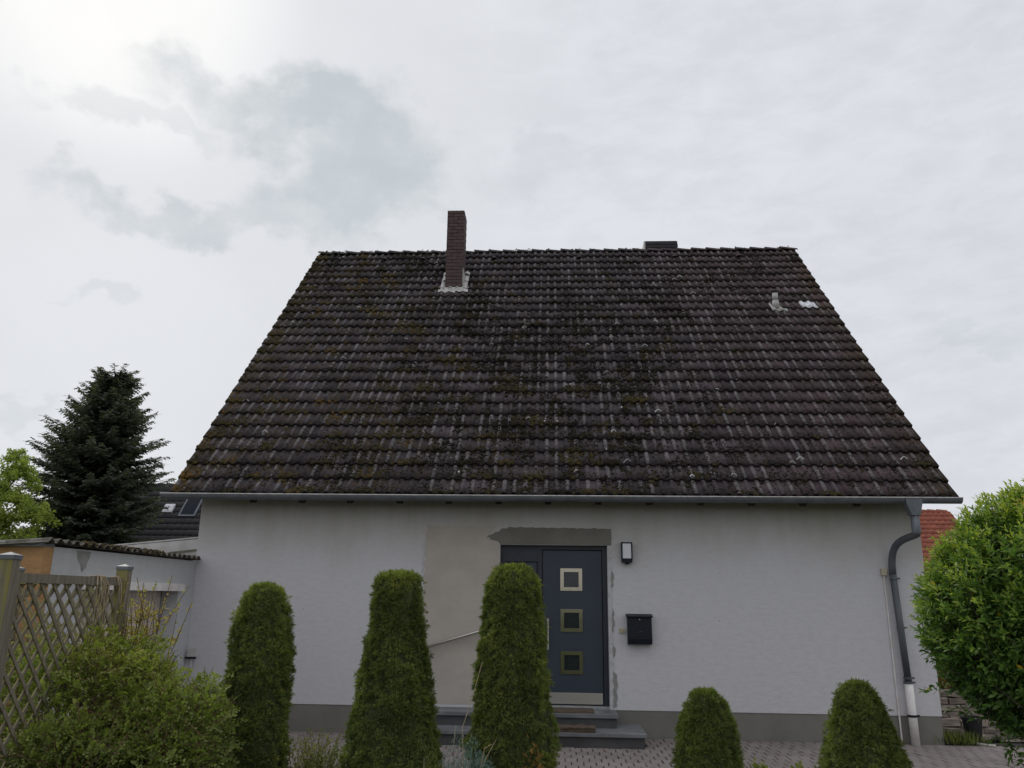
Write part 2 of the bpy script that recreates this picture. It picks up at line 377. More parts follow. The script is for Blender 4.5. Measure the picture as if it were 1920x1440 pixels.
class MB:
    def __init__(s): s.v = []; s.f = []
    def add(s, vs, fs):
        b = len(s.v); s.v += [tuple(map(float, q)) for q in vs]; s.f += [tuple(b + i for i in f) for f in fs]; return s
    def box(s, x0, x1, y0, y1, z0, z1):
        return s.add([(x0, y0, z0), (x1, y0, z0), (x1, y1, z0), (x0, y1, z0), (x0, y0, z1), (x1, y0, z1), (x1, y1, z1), (x0, y1, z1)],
                     [(0, 3, 2, 1), (4, 5, 6, 7), (0, 1, 5, 4), (1, 2, 6, 5), (2, 3, 7, 6), (3, 0, 4, 7)])
    def bbox(s, x0, x1, y0, y1, z0, z1, b=0.004):
        """box with chamfered vertical and front edges"""
        bm_v, bm_f = chamfer_box(x0, x1, y0, y1, z0, z1, b)
        return s.add(bm_v, bm_f)
    def beam(s, a, b, w, h, upv=(0, 0, 1)):
        a, b = Vector(a), Vector(b); d = (b - a).normalized()
        sd = d.cross(Vector(upv)).normalized(); u = sd.cross(d)
        vs = []
        for p in (a, b):
            for i, j in ((-1, -1), (1, -1), (1, 1), (-1, 1)): vs.append(p + sd * (i * w / 2) + u * (j * h / 2))
        return s.add(vs, [(0, 1, 2, 3), (7, 6, 5, 4), (0, 4, 5, 1), (1, 5, 6, 2), (2, 6, 7, 3), (3, 7, 4, 0)])
    def tube(s, pts, r, seg=10, cap=True):
        pts = [Vector(p) for p in pts]
        rs = r if hasattr(r, '__len__') else [r] * len(pts)
        vs, fs = [], []
        pu = None
        for i, p in enumerate(pts):
            d = (pts[min(i + 1, len(pts) - 1)] - pts[max(i - 1, 0)]).normalized()
            if pu is None: pu = d.orthogonal().normalized()
            pu = (pu - d * pu.dot(d))
            pu = pu.normalized() if pu.length > 1e-6 else d.orthogonal().normalized()
            w = d.cross(pu)
            for k in range(seg):
                a = 2 * math.pi * k / seg
                vs.append(p + (pu * math.cos(a) + w * math.sin(a)) * rs[i])
        for i in range(len(pts) - 1):
            for k in range(seg):
                k2 = (k + 1) % seg
                fs.append((i * seg + k, i * seg + k2, (i + 1) * seg + k2, (i + 1) * seg + k))
        if cap:
            fs.append(tuple(range(seg - 1, -1, -1))); n = (len(pts) - 1) * seg
            fs.append(tuple(range(n, n + seg)))
        return s.add(vs, fs)
    def lathe(s, prof, c, seg=20):
        vs, fs = [], []
        for r, z in prof:
            for k in range(seg):
                a = 2 * math.pi * k / seg
                vs.append((c[0] + r * math.cos(a), c[1] + r * math.sin(a), c[2] + z))
        for i in range(len(prof) - 1):
            for k in range(seg):
                k2 = (k + 1) % seg
                fs.append((i * seg + k, i * seg + k2, (i + 1) * seg + k2, (i + 1) * seg + k))
        fs.append(tuple(range(seg - 1, -1, -1))); n = (len(prof) - 1) * seg
        fs.append(tuple(range(n, n + seg)))
        return s.add(vs, fs)
    def prism(s, poly, y0, y1):
        """polygon in xz swept along y"""
        n = len(poly)
        vs = [(x, y0, z) for x, z in poly] + [(x, y1, z) for x, z in poly]
        fs = [tuple(range(n)), tuple(range(2 * n - 1, n - 1, -1))]
        fs += [(i, n + i, n + (i + 1) % n, (i + 1) % n) for i in range(n)]
        return s.add(vs, fs)
    def mesh(s, name, off=Vector((0, 0, 0)), smooth=False, mt=None):
        me = bpy.data.meshes.new(name)
        me.from_pydata([(v[0] - off.x, v[1] - off.y, v[2] - off.z) for v in s.v], [], s.f)
        if smooth: me.polygons.foreach_set('use_smooth', [True] * len(me.polygons))
        if mt: me.materials.append(mt)
        me.update()
        return me
    def build(s, name, mt, parent=None, smooth=False):
        off = wloc(parent) if parent is not None else Vector((0, 0, 0))
        return link(name, s.mesh(name, off, smooth), mt, parent)

def chamfer_box(x0, x1, y0, y1, z0, z1, b):
    # top rim chamfered all round
    vs = [(x0, y0, z0), (x1, y0, z0), (x1, y1, z0), (x0, y1, z0),
          (x0, y0, z1 - b), (x1, y0, z1 - b), (x1, y1, z1 - b), (x0, y1, z1 - b),
          (x0 + b, y0 + b, z1), (x1 - b, y0 + b, z1), (x1 - b, y1 - b, z1), (x0 + b, y1 - b, z1)]
    fs = [(0, 3, 2, 1), (8, 9, 10, 11)]
    for a in (0, 4):
        for i in range(4):
            j = (i + 1) % 4
            fs.append((a + i, a + j, a + 4 + j, a + 4 + i))
    return vs, fs

def np_mesh(name, V, F, attrs=None, smooth=False, mt=None, off=(0, 0, 0)):
    """V (n,3); F (m,k) array of equal-size faces"""
    me = bpy.data.meshes.new(name)
    V = np.asarray(V, np.float32) - np.asarray(off, np.float32)
    F = np.asarray(F, np.int32)
    me.vertices.add(len(V)); me.vertices.foreach_set('co', V.ravel())
    k = F.shape[1]
    me.loops.add(F.size); me.loops.foreach_set('vertex_index', F.ravel())
    me.polygons.add(len(F))
    me.polygons.foreach_set('loop_start', np.arange(0, F.size, k, dtype=np.int32))
    if smooth: me.polygons.foreach_set('use_smooth', np.ones(len(F), bool))
    for nme, arr in (attrs or {}).items():
        a = me.attributes.new(nme, 'FLOAT', 'POINT'); a.data.foreach_set('value', np.asarray(arr, np.float32))
    if mt: me.materials.append(mt)
    me.update(calc_edges=True)
    return me

def unit(a): return a / np.maximum(np.linalg.norm(a, axis=-1, keepdims=True), 1e-9)
def rand_dir(n): return unit(rng.normal(size=(n, 3)))

# leaf templates: columns are along-axis, across, normal
T_LEAF = (np.array([(0, 0, 0), (0.45, 0.5, 0.10), (1, 0, -0.06), (0.45, -0.5, 0.10), (0.5, 0, 0)]), np.array([(0, 4, 1), (1, 4, 2), (2, 4, 3), (3, 4, 0)]))
T_OVAL = (np.array([(0, 0, 0), (0.25, 0.42, 0.07), (0.6, 0.48, 0.08), (1, 0, -0.10), (0.6, -0.48, 0.08), (0.25, -0.42, 0.07), (0.3, 0, 0.0), (0.65, 0, -0.01)]),
          np.array([(0, 6, 1), (1, 6, 2), (6, 7, 2), (2, 7, 3), (3, 7, 4), (4, 7, 6), (4, 6, 5), (5, 6, 0)]))
T_SPRAY = (np.array([(0, 0, 0), (0.25, 0.12, 0.05), (0.8, 0.55, 0.0), (0.45, 0.10, 0.06), (1.05, 0.05, -0.1), (0.45, -0.10, 0.06), (0.75, -0.6, 0.0), (0.25, -0.12, 0.05)]),
           np.array([(0, 1, 2), (0, 3, 4), (0, 4, 5), (0, 6, 7)]))
T_DIAM = (np.array([(0, 0, 0), (0.5, 0.5, 0), (1, 0, 0), (0.5, -0.5, 0)]), np.array([(0, 1, 2), (0, 2, 3)]))

def leaves(P, A, N, L, W, T, tint):
    """batch of leaves: base P, axis A, normal N, length L, width W"""
    P, A, N = np.asarray(P), unit(np.asarray(A)), np.asarray(N)
    B = unit(np.cross(N, A)); N = np.cross(A, B)
    t, f = T
    L = np.broadcast_to(np.asarray(L, float), (len(P),)); W = np.broadcast_to(np.asarray(W, float), (len(P),))
    V = (P[:, None] + A[:, None] * (L[:, None] * t[None, :, 0])[..., None]
         + B[:, None] * (W[:, None] * t[None, :, 1])[..., None] + N[:, None] * (L[:, None] * t[None, :, 2])[..., None])
    F = f[None] + (np.arange(len(P)) * len(t))[:, None, None]
    return V.reshape(-1, 3), F.reshape(-1, f.shape[1]), np.repeat(np.clip(tint, 0, 1), len(t))

def merge(parts):
    Vs, Fs, Ts, b = [], [], [], 0
    for V, F, T in parts:
        Vs.append(V); Fs.append(F + b); Ts.append(T); b += len(V)
    return np.concatenate(Vs), np.concatenate(Fs), np.concatenate(Ts)

def foliage(name, parts, mt, parent, smooth=False, kind=None):
    V, F, T = merge(parts)
    off = wloc(parent) if parent is not None else (0, 0, 0)
    o = link(name, np_mesh(name, V, F, {'tint': T}, smooth, mt, off), None, parent)
    if kind: o['kind'] = kind
    return o

class VN:
    """smooth value noise in numpy"""
    def __init__(s, seed): s.t = np.random.default_rng(seed).random((32, 32, 32))
    def __call__(s, p):
        p = np.asarray(p, float); i = np.floor(p).astype(int); f = p - i; f = f * f * (3 - 2 * f); r = 0
        for a in (0, 1):
            for b in (0, 1):
                for c in (0, 1):
                    w = (f[..., 0] if a else 1 - f[..., 0]) * (f[..., 1] if b else 1 - f[..., 1]) * (f[..., 2] if c else 1 - f[..., 2])
                    r = r + w * s.t[(i[..., 0] + a) % 32, (i[..., 1] + b) % 32, (i[..., 2] + c) % 32]
        return r
vn = VN(3)

# ------------------------------------------------------------------ ground
gm = MB()
gm.add([(-900, -900, -0.06), (900, -900, -0.06), (900, 900, -0.06), (-900, 900, -0.06)], [(0, 1, 2, 3)])
tag(gm.build('ground', M['lawn']), kind='structure')
bm_ = MB().box(-7.0, 7.6, -8.2, -2.35, -0.3, -0.02)
tag(bm_.build('garden_bed', M['soil']), kind='structure')
pv = MB().box(-5.02, 7.6, -2.35, 0.3, -0.3, -0.012)
pavement = tag(pv.build('pavement', M['joint']), kind='structure')
PX, PY = 0.135, 0.20
pav = []
for r in range(11):
    yc = -0.105 - r * PY
    for k in range(96):
        xc = -5.0 + (k + (0.5 if r % 2 else 0.0)) * PX + rng.normal() * 0.0012
        if xc > 7.5: continue
        if -2.0 < xc < 1.08 and yc > -0.68: continue
        pav.append((xc, yc))
def paver_mesh():
    return chamfer_box(-PX / 2 + 0.006, PX / 2 - 0.006, -PY / 2 + 0.003, PY / 2 - 0.003, -0.05, 0.0, 0.005)
pv_v, pv_f = paver_mesh()
pme = MB().add(pv_v, pv_f).mesh('paver', mt=M['paver'])
vis = [q for q in pav if (0.1 < q[0] < 5.3 or -1.6 < q[0] < -0.7) and q[1] > -2.25]
vis.sort(key=lambda q: q[1])
near = set(vis[:300])
stuff = MB()
for q in pav:
    dz, rz, tx = rng.normal() * 0.0015, rng.normal() * 0.008, rng.normal() * 0.006
    if q in near:
        o = link('paver', pme, None, pavement)
        o.location = (q[0], q[1], dz); o.rotation_euler = (tx, rng.normal() * 0.006, rz)
    else:
        stuff.add([(x + q[0], y + q[1], z + dz) for x, y, z in pv_v], pv_f)
stuff.build('paver_field', M['paver'], pavement)['kind'] = 'stuff'
# a few dark crumbs and fallen leaves on the paving
P = np.stack([rng.uniform(0.2, 5.4, 90), rng.uniform(-2.2, -0.05, 90), np.full(90, 0.004)], 1)
foliage('fallen_leaves', [leaves(P, rand_dir(90) * (1, 1, 0.1), np.tile((0, 0, 1.0), (90, 1)) + rng.normal(size=(90, 3)) * 0.2, rng.uniform(0.015, 0.045, 90), 0.02, T_LEAF, rng.uniform(0, 0.4, 90))], M['orange_dry'], pavement, kind='stuff')

# ------------------------------------------------------------------ the house
XL, XR = -5.0188, 4.9687
DX0, DX1, DZ0, DZ1 = -0.7315, 0.7403, 0.3695, 2.4461
ZP = 0.3352
house = thing('house', 'white plastered house with steep dark mossy tiled roof and anthracite door', 'house')
def roofz(y): return ZE + (y + E0) * SA / CA
HB = 2 * RY            # back wall
w = MB()
WT = 3.40
w.box(XL, DX0, 0, 0.30, ZP, WT).box(DX1, XR, 0, 0.30, ZP, WT).box(DX0, DX1, 0, 0.30, DZ1, WT).box(DX0, DX1, 0, 0.30, ZP - 0.02, DZ0 - 0.03)
w.box(XL, XR, HB - 0.3, HB, ZP, WT)
for xa, xb in ((XL, XL + 0.3), (XR - 0.3, XR)):
    n = 5
    poly = [(0.30, ZP), (HB - 0.3, ZP), (HB - 0.3, roofz(0.3) - 0.12), (RY, RZ - 0.14), (0.30, roofz(0.3) - 0.12)]
    vs = [(xa, y, z) for y, z in poly] + [(xb, y, z) for y, z in poly]
    w.add(vs, [tuple(range(n - 1, -1, -1)), tuple(range(n, 2 * n))] + [(i, (i + 1) % n, n + (i + 1) % n, n + i) for i in range(n)])
w.build('wall', M['wall'], house)
pl = MB().box(XL + 0.008, -0.74, 0.008, 0.29, -0.2, ZP).box(0.74, XR - 0.008, 0.008, 0.29, -0.2, ZP).box(-0.74, 0.74, 0.008, 0.29, -0.2, ZP - 0.02)
pl.box(XL + 0.008, XL + 0.3, 0.29, HB - 0.01, -0.2, ZP).box(XR - 0.3, XR - 0.008, 0.29, HB - 0.01, -0.2, ZP)
pl.build('plinth', M['plinth'], house)

# patches of render: real thin coats, with ragged edges
def ragged(pts, amp, step=0.03, seed=0):
    r = np.random.default_rng(seed); out = []
    for i in range(len(pts)):
        a, b, k = pts[i], pts[(i + 1) % len(pts)], amp[i]
        L = math.hypot(b[0] - a[0], b[1] - a[1]); n = max(1, int(L / step))
        nx, nz = -(b[1] - a[1]) / L, (b[0] - a[0]) / L
        for j in range(n):
            t = j / n; d = k * (r.normal() * 0.5 + 0.8 * math.sin(j * 1.3 + r.random())) if j else 0
            out.append((a[0] + (b[0] - a[0]) * t + nx * d, a[1] + (b[1] - a[1]) * t + nz * d))
    return out
MB().prism(ragged([(-1.79, 0.37), (-0.735, 0.37), (-0.735, 2.52), (-0.92, 2.56), (-0.76, 2.70), (-1.77, 2.705)], (0, 0, 0.006, 0.01, 0.008, 0.012), seed=4), -0.004, 0.02).build('render_patch', M['beige_patch'], house)['label'] = 'beige smooth render patch left of the door'
MB().prism(ragged([(-0.735, 2.452), (0.80, 2.452), (0.80, 2.675), (-0.62, 2.685), (-0.80, 2.62), (-0.92, 2.54), (-0.80, 2.50)], (0, 0.004, 0.005, 0.014, 0.018, 0.016, 0.012), seed=9), -0.009, 0.02).build('cement_patch', M['cement_patch'], house)['label'] = 'dark grey ragged cement patch above the door'
MB().prism(ragged([(0.743, 0.34), (0.79, 0.34), (0.80, 1.2), (0.795, 2.40), (0.743, 2.44)], (0, 0.010, 0.010, 0, 0), seed=5), -0.007, 0.02).build('jamb_patch', M['white_chip'], house)['label'] = 'ragged white plaster strip along the right door jamb'
for k, (za, zb, wd) in enumerate(((1.88, 2.12, 0.042), (1.30, 1.62, 0.036), (0.98, 1.16, 0.045), (0.36, 0.82, 0.06))):
    MB().prism(ragged([(0.785, za), (0.775 + wd, za + 0.03), (0.78 + wd, zb - 0.05), (0.79, zb)], (0.004, 0.010, 0.006, 0.006), seed=20 + k), -0.010, 0.01).build('plaster_chip', M['grey_chip'], house)
MB().prism(ragged([(-1.825, 1.1), (-1.80, 1.1), (-1.785, 2.45), (-1.805, 2.45)], (0.004, 0.008, 0.004, 0.008), seed=33), -0.006, 0.01).build('plaster_seam', M['white_chip'], house)

# door, set back in its opening
door = MB()
YD = 0.10
fr = 0.065
door.box(DX0, DX0 + fr, YD, 0.19, DZ0, DZ1).box(DX1 - fr, DX1, YD, 0.19, DZ0, DZ1).box(DX0 + fr, DX1 - fr, YD, 0.19, DZ1 - 0.055, DZ1)
door.box(-0.215, -0.155, YD, 0.19, DZ0, DZ1 - 0.055).box(DX0 + fr, -0.215, YD, 0.19, DZ0, DZ0 + 0.07)
door.box(DX0 + fr, -0.215, YD, 0.19, DZ1 - 0.22, DZ1 - 0.055)
door.box(DX0, DX1, 0.21, 0.25, DZ0, DZ1)
door_o = door.build('door', M['door_frame'], house)
MB().box(DX0 + fr + 0.012, -0.227, YD + 0.03, 0.17, DZ0 + 0.08, DZ1 - 0.23).build('side_panel', M['door'], door_o)
LX0, LX1 = -0.145, 0.665
lf = MB()
WX0, WX1 = 0.098, 0.398
wz = [(1.838, 2.138), (1.298, 1.597), (0.759, 1.049)]
b_ = 0.05
def ring(mb, x0, x1, y0, y1, z0, z1, b):
    mb.box(x0, x1, y0, y1, z1 - b, z1).box(x0, x1, y0, y1, z0, z0 + b).box(x0, x0 + b, y0, y1, z0 + b, z1 - b).box(x1 - b, x1, y0, y1, z0 + b, z1 - b)
zs = [DZ0 + 0.012] + [q for w_ in reversed(wz) for q in (w_[0] + 0.03, w_[1] - 0.03)] + [DZ1 - 0.067]
lf.box(LX0, WX0 + 0.03, YD + 0.022, 0.18, zs[0], zs[-1]).box(WX1 - 0.03, LX1, YD + 0.022, 0.18, zs[0], zs[-1])
for i in range(0, len(zs), 2): lf.box(WX0 + 0.03, WX1 - 0.03, YD + 0.022, 0.18, zs[i], zs[i + 1])
lf.build('door_leaf', M['door'], door_o)
for z0, z1 in wz:
    mb = MB(); ring(mb, WX0, WX1, YD + 0.008, YD + 0.04, z0, z1, 0.048)
    mb.build('window_frame', M['steel_warm'], door_o)
    MB().box(WX0 + 0.04, WX1 - 0.04, YD + 0.035, YD + 0.06, z0 + 0.04, z1 - 0.04).build('pane', M['glass_dark'], door_o)
MB().bbox(-0.13, 0.655, YD + 0.014, YD + 0.03, 0.385, 0.525, 0.002).build('kick_plate', M['steel'], door_o)
h = MB().tube([(-0.072, YD - 0.05, 1.07), (-0.072, YD - 0.05, 1.47)], 0.014, 12)
h.tube([(-0.072, YD - 0.05, 1.13), (-0.072, YD + 0.03, 1.13)], 0.009, 8).tube([(-0.072, YD - 0.05, 1.41), (-0.072, YD + 0.03, 1.41)], 0.009, 8)
h.build('handle', M['steel'], door_o)
MB().box(DX0, DX1, -0.012, 0.19, DZ0 - 0.03, DZ0 - 0.004).build('threshold', M['coping'], door_o)

# roof
roof_mb = MB()
N0 = -0.045
def rp(u, s, n):
    n = n + N0
    return (X0 + u, -E0 + s * CA - n * SA, ZE + s * SA + n * CA)
a, b2, c, d = rp(0.03, 0.03, -0.012), rp(ROOF_W - 0.03, 0.03, -0.012), rp(ROOF_W - 0.03, SL, -0.012), rp(0.03, SL, -0.012)
a2, b3 = (X0 + 0.03, HB + E0, ZE - 0.04), (X0 + ROOF_W - 0.03, HB + E0, ZE - 0.04)
lo = -0.035
roof_mb.add([a, b2, c, d, a2, b3] + [(q[0], q[1], q[2] + lo) for q in (a, b2, c, d, a2, b3)],
            [(0, 1, 2, 3), (3, 2, 5, 4), (7, 6, 9, 8), (8, 9, 10, 11), (0, 6, 7, 1), (4, 5, 11, 10), (1, 7, 8, 2), (2, 8, 11, 5), (6, 0, 3, 9), (9, 3, 4, 10)])
roof = roof_mb.build('roof', M['deck'], house)

def tile_profile(k):
    """height across one tile: a roll at each third, flat pans between"""
    us = np.array([0, .03, .075, .12, .16, .20, .25, .30, .42, .50, .545, .60, .645, .69, .74, .80, .92, 1.0])
    def roll(c, w): return np.clip(1 - ((us - c) / w) ** 2, 0, 1) ** 0.75
    return us, np.maximum(roll(0.14, 0.135), roll(0.625, 0.125))
def tile_mesh(seed, left=False, right=False):
    r = np.random.default_rng(seed)
    us, hh = tile_profile(seed)
    u = us * (TW + 0.004)
    hgt = hh * (0.030 + r.normal() * 0.001)
    L = GAUGE + 0.05
    rows = [(-0.002, 0.0), (L * 0.5, 0.0), (L, 0.0)]
    tilt = lambda s_: 0.048 - 0.042 * (s_ / L)
    V, roll, tail = [], [], []
    n = len(us)
    for s_, _ in rows:
        j = r.normal(size=n) * 0.0008
        for i in range(n):
            V.append((u[i], s_ + (r.normal() * 0.0012 if s_ < 0.01 else 0), tilt(s_) + hgt[i] + j[i])); roll.append(hh[i]); tail.append(1 - s_ / L)
    for i in range(n): V.append((u[i], 0.004, tilt(0) + hgt[i] - 0.024)); roll.append(0.0); tail.append(1)
    F = []
    for k in range(2):
        for i in range(n - 1): F.append((k * n + i, k * n + i + 1, (k + 1) * n + i + 1, (k + 1) * n + i))
    for i in range(n - 1): F.append((3 * n + i, 3 * n + i + 1, i + 1, i))
    if left or right:
        i = 0 if left else n - 1
        x_ = -0.012 if left else TW + 0.016
        for k in range(2):
            b = len(V)
            s0, s1 = rows[k][0], rows[k + 1][0]
            for (q, s_) in ((k * n + i, s0), ((k + 1) * n + i, s1)):
                V.append((x_, s_, V[q][2])); V.append((x_, s_, V[q][2] - 0.11)); roll += [0.0, 0.0]; tail += [0.5, 0.5]
            F += [(k * n + i, (k + 1) * n + i, b + 2, b), (b, b + 2, b + 3, b + 1)]
            if k == 0: F.append((i, b, b + 1, 3 * n + i))
    V = np.array(V); F = np.array(F)
    rn = r.random()
    return V, F, {'rnd': np.full(len(V), rn), 'roll': np.array(roll), 'tail': np.array(tail)}
VAR = [tile_mesh(100 + i) for i in range(16)]
VARL = [tile_mesh(200 + i, left=True) for i in range(4)]
VARR = [tile_mesh(300 + i, right=True) for i in range(4)]
mesh_cache = {}
def tile_me(key, var):
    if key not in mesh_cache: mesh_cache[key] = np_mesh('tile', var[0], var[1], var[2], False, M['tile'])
    return mesh_cache[key]
Bm = np.array([[1, 0, 0], [0, CA, -SA], [0, SA, CA]])
sV, sF, sA, sb = [], [], {'rnd': [], 'roll': [], 'tail': []}, 0
cnt = 0
for r_ in range(NROW):
    for k in range(NCOL):
        lst, nm = (VARL, 'l') if k == 0 else (VARR, 'r') if k == NCOL - 1 else (VAR, 'm')
        i = int(rng.integers(len(lst)))
        sag = 0.012 * math.sin(k * 0.21 + 1) * math.sin(r_ * 0.17) + rng.normal() * 0.0018
        loc = np.array(rp(k * TW, r_ * GAUGE + rng.normal() * 0.0025, sag))
        rx, ry_, rz_ = rng.normal() * 0.006, rng.normal() * 0.006, rng.normal() * 0.006
        Rj = np.array(Euler((rx, ry_, rz_)).to_matrix())
        Mx = Bm @ Rj
        if cnt < 300:
            o = link('tile', tile_me((nm, i), lst[i]), None, roof)
            mw = Matrix.Identity(4)
            for a_ in range(3):
                for b__ in range(3): mw[a_][b__] = Mx[a_][b__]
            mw.translation = Vector(loc)
            o.matrix_basis = mw
            cnt += 1
        else:
            V, F, A = lst[i]
            sV.append(V @ Mx.T + loc); sF.append(F + sb); sb += len(V)
            for q in sA: sA[q].append(A[q])
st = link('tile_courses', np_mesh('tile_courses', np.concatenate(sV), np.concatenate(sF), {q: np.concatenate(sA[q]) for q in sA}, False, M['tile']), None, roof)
st['kind'] = 'stuff'

# ridge caps
def ridge_mesh(seed):
    r = np.random.default_rng(seed); n = 9; L = 0.37
    V, F = [], []
    for k, (x, rad, dz) in enumerate(((0, 0.155, 0.022), (0.03, 0.152, 0.020), (L, 0.128, 0.0))):
        for i in range(n):
            a = math.pi * (0.08 + 0.84 * i / (n - 1)); V.append((x, -rad * math.cos(a), rad * math.sin(a) * 0.82 + dz))
    for k in range(2):
        for i in range(n - 1): F.append((k * n + i, (k + 1) * n + i, (k + 1) * n + i + 1, k * n + i + 1))
    b = len(V)
    for i in range(n): V.append((0.002, V[i][1] * 0.86, V[i][2] * 0.86))
    for i in range(n - 1): F.append((i, i + 1, b + i + 1, b + i))
    V = np.array(V)
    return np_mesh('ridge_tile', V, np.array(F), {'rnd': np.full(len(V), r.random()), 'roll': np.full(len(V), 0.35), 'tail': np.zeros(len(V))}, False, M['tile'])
rms = [ridge_mesh(i) for i in range(5)]
for k in range(33):
    o = link('ridge_tile', rms[k % 5], None, roof)
    o.location = (X0 + k * 0.3215, RY, RZ - 0.155 + rng.normal() * 0.004)
    o.rotation_euler = (rng.normal() * 0.01, rng.normal() * 0.008, rng.normal() * 0.01)
# vent tiles: small hooded bumps in the top course
for k in (5, 8.0, 13.5, 20, 27.2, 32):
    mb = MB()
    vs, fs = [], []
    for q, (s_, rad) in enumerate(((0, 0.07), (0.10, 0.045), (0.16, 0.012))):
        for i in range(7):
            a_ = math.pi * i / 6
            vs.append(rp(k * TW + 0.14 - rad * 1.2 * math.cos(a_), 24.55 * GAUGE + s_, 0.045 + rad * math.sin(a_)))
    for q in range(2):
        for i in range(6): fs.append((q * 7 + i, q * 7 + i + 1, (q + 1) * 7 + i + 1, (q + 1) * 7 + i))
    mb.add(vs, fs); mb.build('vent_tile', M['tile'], roof)

# moss cushions and white lichen on the tiles
def tile_height(u, s):
    fu = (u % TW) / TW; fs = (s % GAUGE)
    us, hh = tile_profile(0)
    return np.interp(fu, us, hh) * 0.030 + 0.048 - 0.042 * fs / (GAUGE + 0.05), np.interp(fu, us, hh)
def domes(P, Nn, R, H, tint, seg=6):
    n = len(P)
    ref = np.tile((1.0, 0, 0), (n, 1)); Bx = unit(ref - Nn * (ref * Nn).sum(1, keepdims=True)); By = np.cross(Nn, Bx)
    V = []
    for ring_r, hh in ((1.0, -0.2), (0.72, 0.65)):
        for k in range(seg):
            a_ = 2 * math.pi * k / seg; jit = rng.uniform(0.65, 1.25, n)
            V.append(P + Bx * (R * ring_r * jit * math.cos(a_))[:, None] + By * (R * ring_r * jit * math.sin(a_))[:, None] + Nn * (H * hh)[:, None])
    V.append(P + Nn * H[:, None])
    V = np.stack(V, 1); F = []
    for k in range(seg):
        k2 = (k + 1) % seg
        F += [(k, k2, seg + k2), (k, seg + k2, seg + k), (seg + k, seg + k2, 2 * seg)]
    F = np.array(F)[None] + (np.arange(n) * V.shape[1])[:, None, None]
    return V.reshape(-1, 3), F.reshape(-1, 3), np.repeat(tint, V.shape[1])
n = 130000
u = rng.uniform(0.02, ROOF_W - 0.02, n); s_ = SL * rng.random(n) ** 1.1
fs_ = s_ % GAUGE
s_ = np.where(rng.random(n) < 0.45, s_ - fs_ + np.abs(rng.normal(0, 0.05, n)), s_)     # gathers along the lower edges
s_ = np.clip(s_, 0.005, SL - 0.1)
hn, rl = tile_height(u, s_)
xx = u + X0; sn = s_ / SL
dens = vn(np.stack([u * 0.8, s_ * 0.8, np.zeros(n)], 1)) * 0.12 + vn(np.stack([u * 4.5, s_ * 4.5, np.ones(n) * 5], 1)) * 0.54 + vn(np.stack([u * 11, s_ * 11, np.ones(n) * 9], 1)) * 0.34
want = 0.57 - 0.085 * np.clip((1.0 - xx) / 5, -1, 1.0) - 0.085 * (0.45 - sn) + np.where(xx > 2.8, 0.06, 0)
want = want - 0.22 * np.clip((-4.9 - xx) / 0.35, 0, 1) - 0.20 * np.clip((xx - 4.95) / 0.3, 0, 1) + rl * 0.07
keep = dens > want
keep &= rng.random(n) < 0.62
u, s_, hn, dens, want = u[keep], s_[keep], hn[keep], dens[keep], want[keep]
hn = hn + N0
Pm = np.stack([X0 + u, -E0 + s_ * CA - hn * SA, ZE + s_ * SA + hn * CA], 1)
Rm = rng.uniform(0.008, 0.024, len(u)) * (0.8 + np.clip((dens - want) * 3, 0, 0.8))
Nm = np.tile((0, -SA, CA), (len(u), 1)) + rng.normal(size=(len(u), 3)) * 0.2
ochre = vn(np.stack([u * 2.6 + 9, s_ * 2.6, np.ones(len(u)) * 3], 1))
tm = np.clip(ochre * 0.9 - 0.12 + rng.normal(0, 0.14, len(u)) - 0.30 * np.clip((X0 + u + 3.5) / 3.0, 0, 1) + 0.12 * np.clip(1 - s_ / 3.0, 0, 1), 0, 1)
n = 90000
ud = rng.uniform(0.02, ROOF_W - 0.02, n); sd_ = SL * rng.random(n)
hd_, rd_ = tile_height(ud, sd_)
kd = (vn(np.stack([ud * 7, sd_ * 7, np.ones(n) * 2], 1)) * 0.6 + vn(np.stack([ud * 1.7, sd_ * 1.7, np.ones(n) * 7], 1)) * 0.4 > 0.57 + 0.05 * (X0 + ud > 2.6)) & (rng.random(n) < 0.75)
ud, sd_, hd_ = ud[kd], sd_[kd], hd_[kd] + N0
Pd = np.stack([X0 + ud, -E0 + sd_ * CA - hd_ * SA, ZE + sd_ * SA + hd_ * CA], 1)
Rd = rng.uniform(0.007, 0.017, len(ud))
print('moss', len(u), len(ud))
foliage('moss', [domes(Pm, unit(Nm), Rm, Rm * rng.uniform(0.5, 0.9, len(u)), tm), domes(Pd, unit(np.tile((0, -SA, CA), (len(ud), 1)) + rng.normal(size=(len(ud), 3)) * 0.2), Rd, Rd * rng.uniform(0.5, 1.0, len(ud)), np.clip(rng.normal(-0.02, 0.12, len(ud)), 0, 1), 5)], M['moss'], roof, kind='stuff')
lm_ = MB()
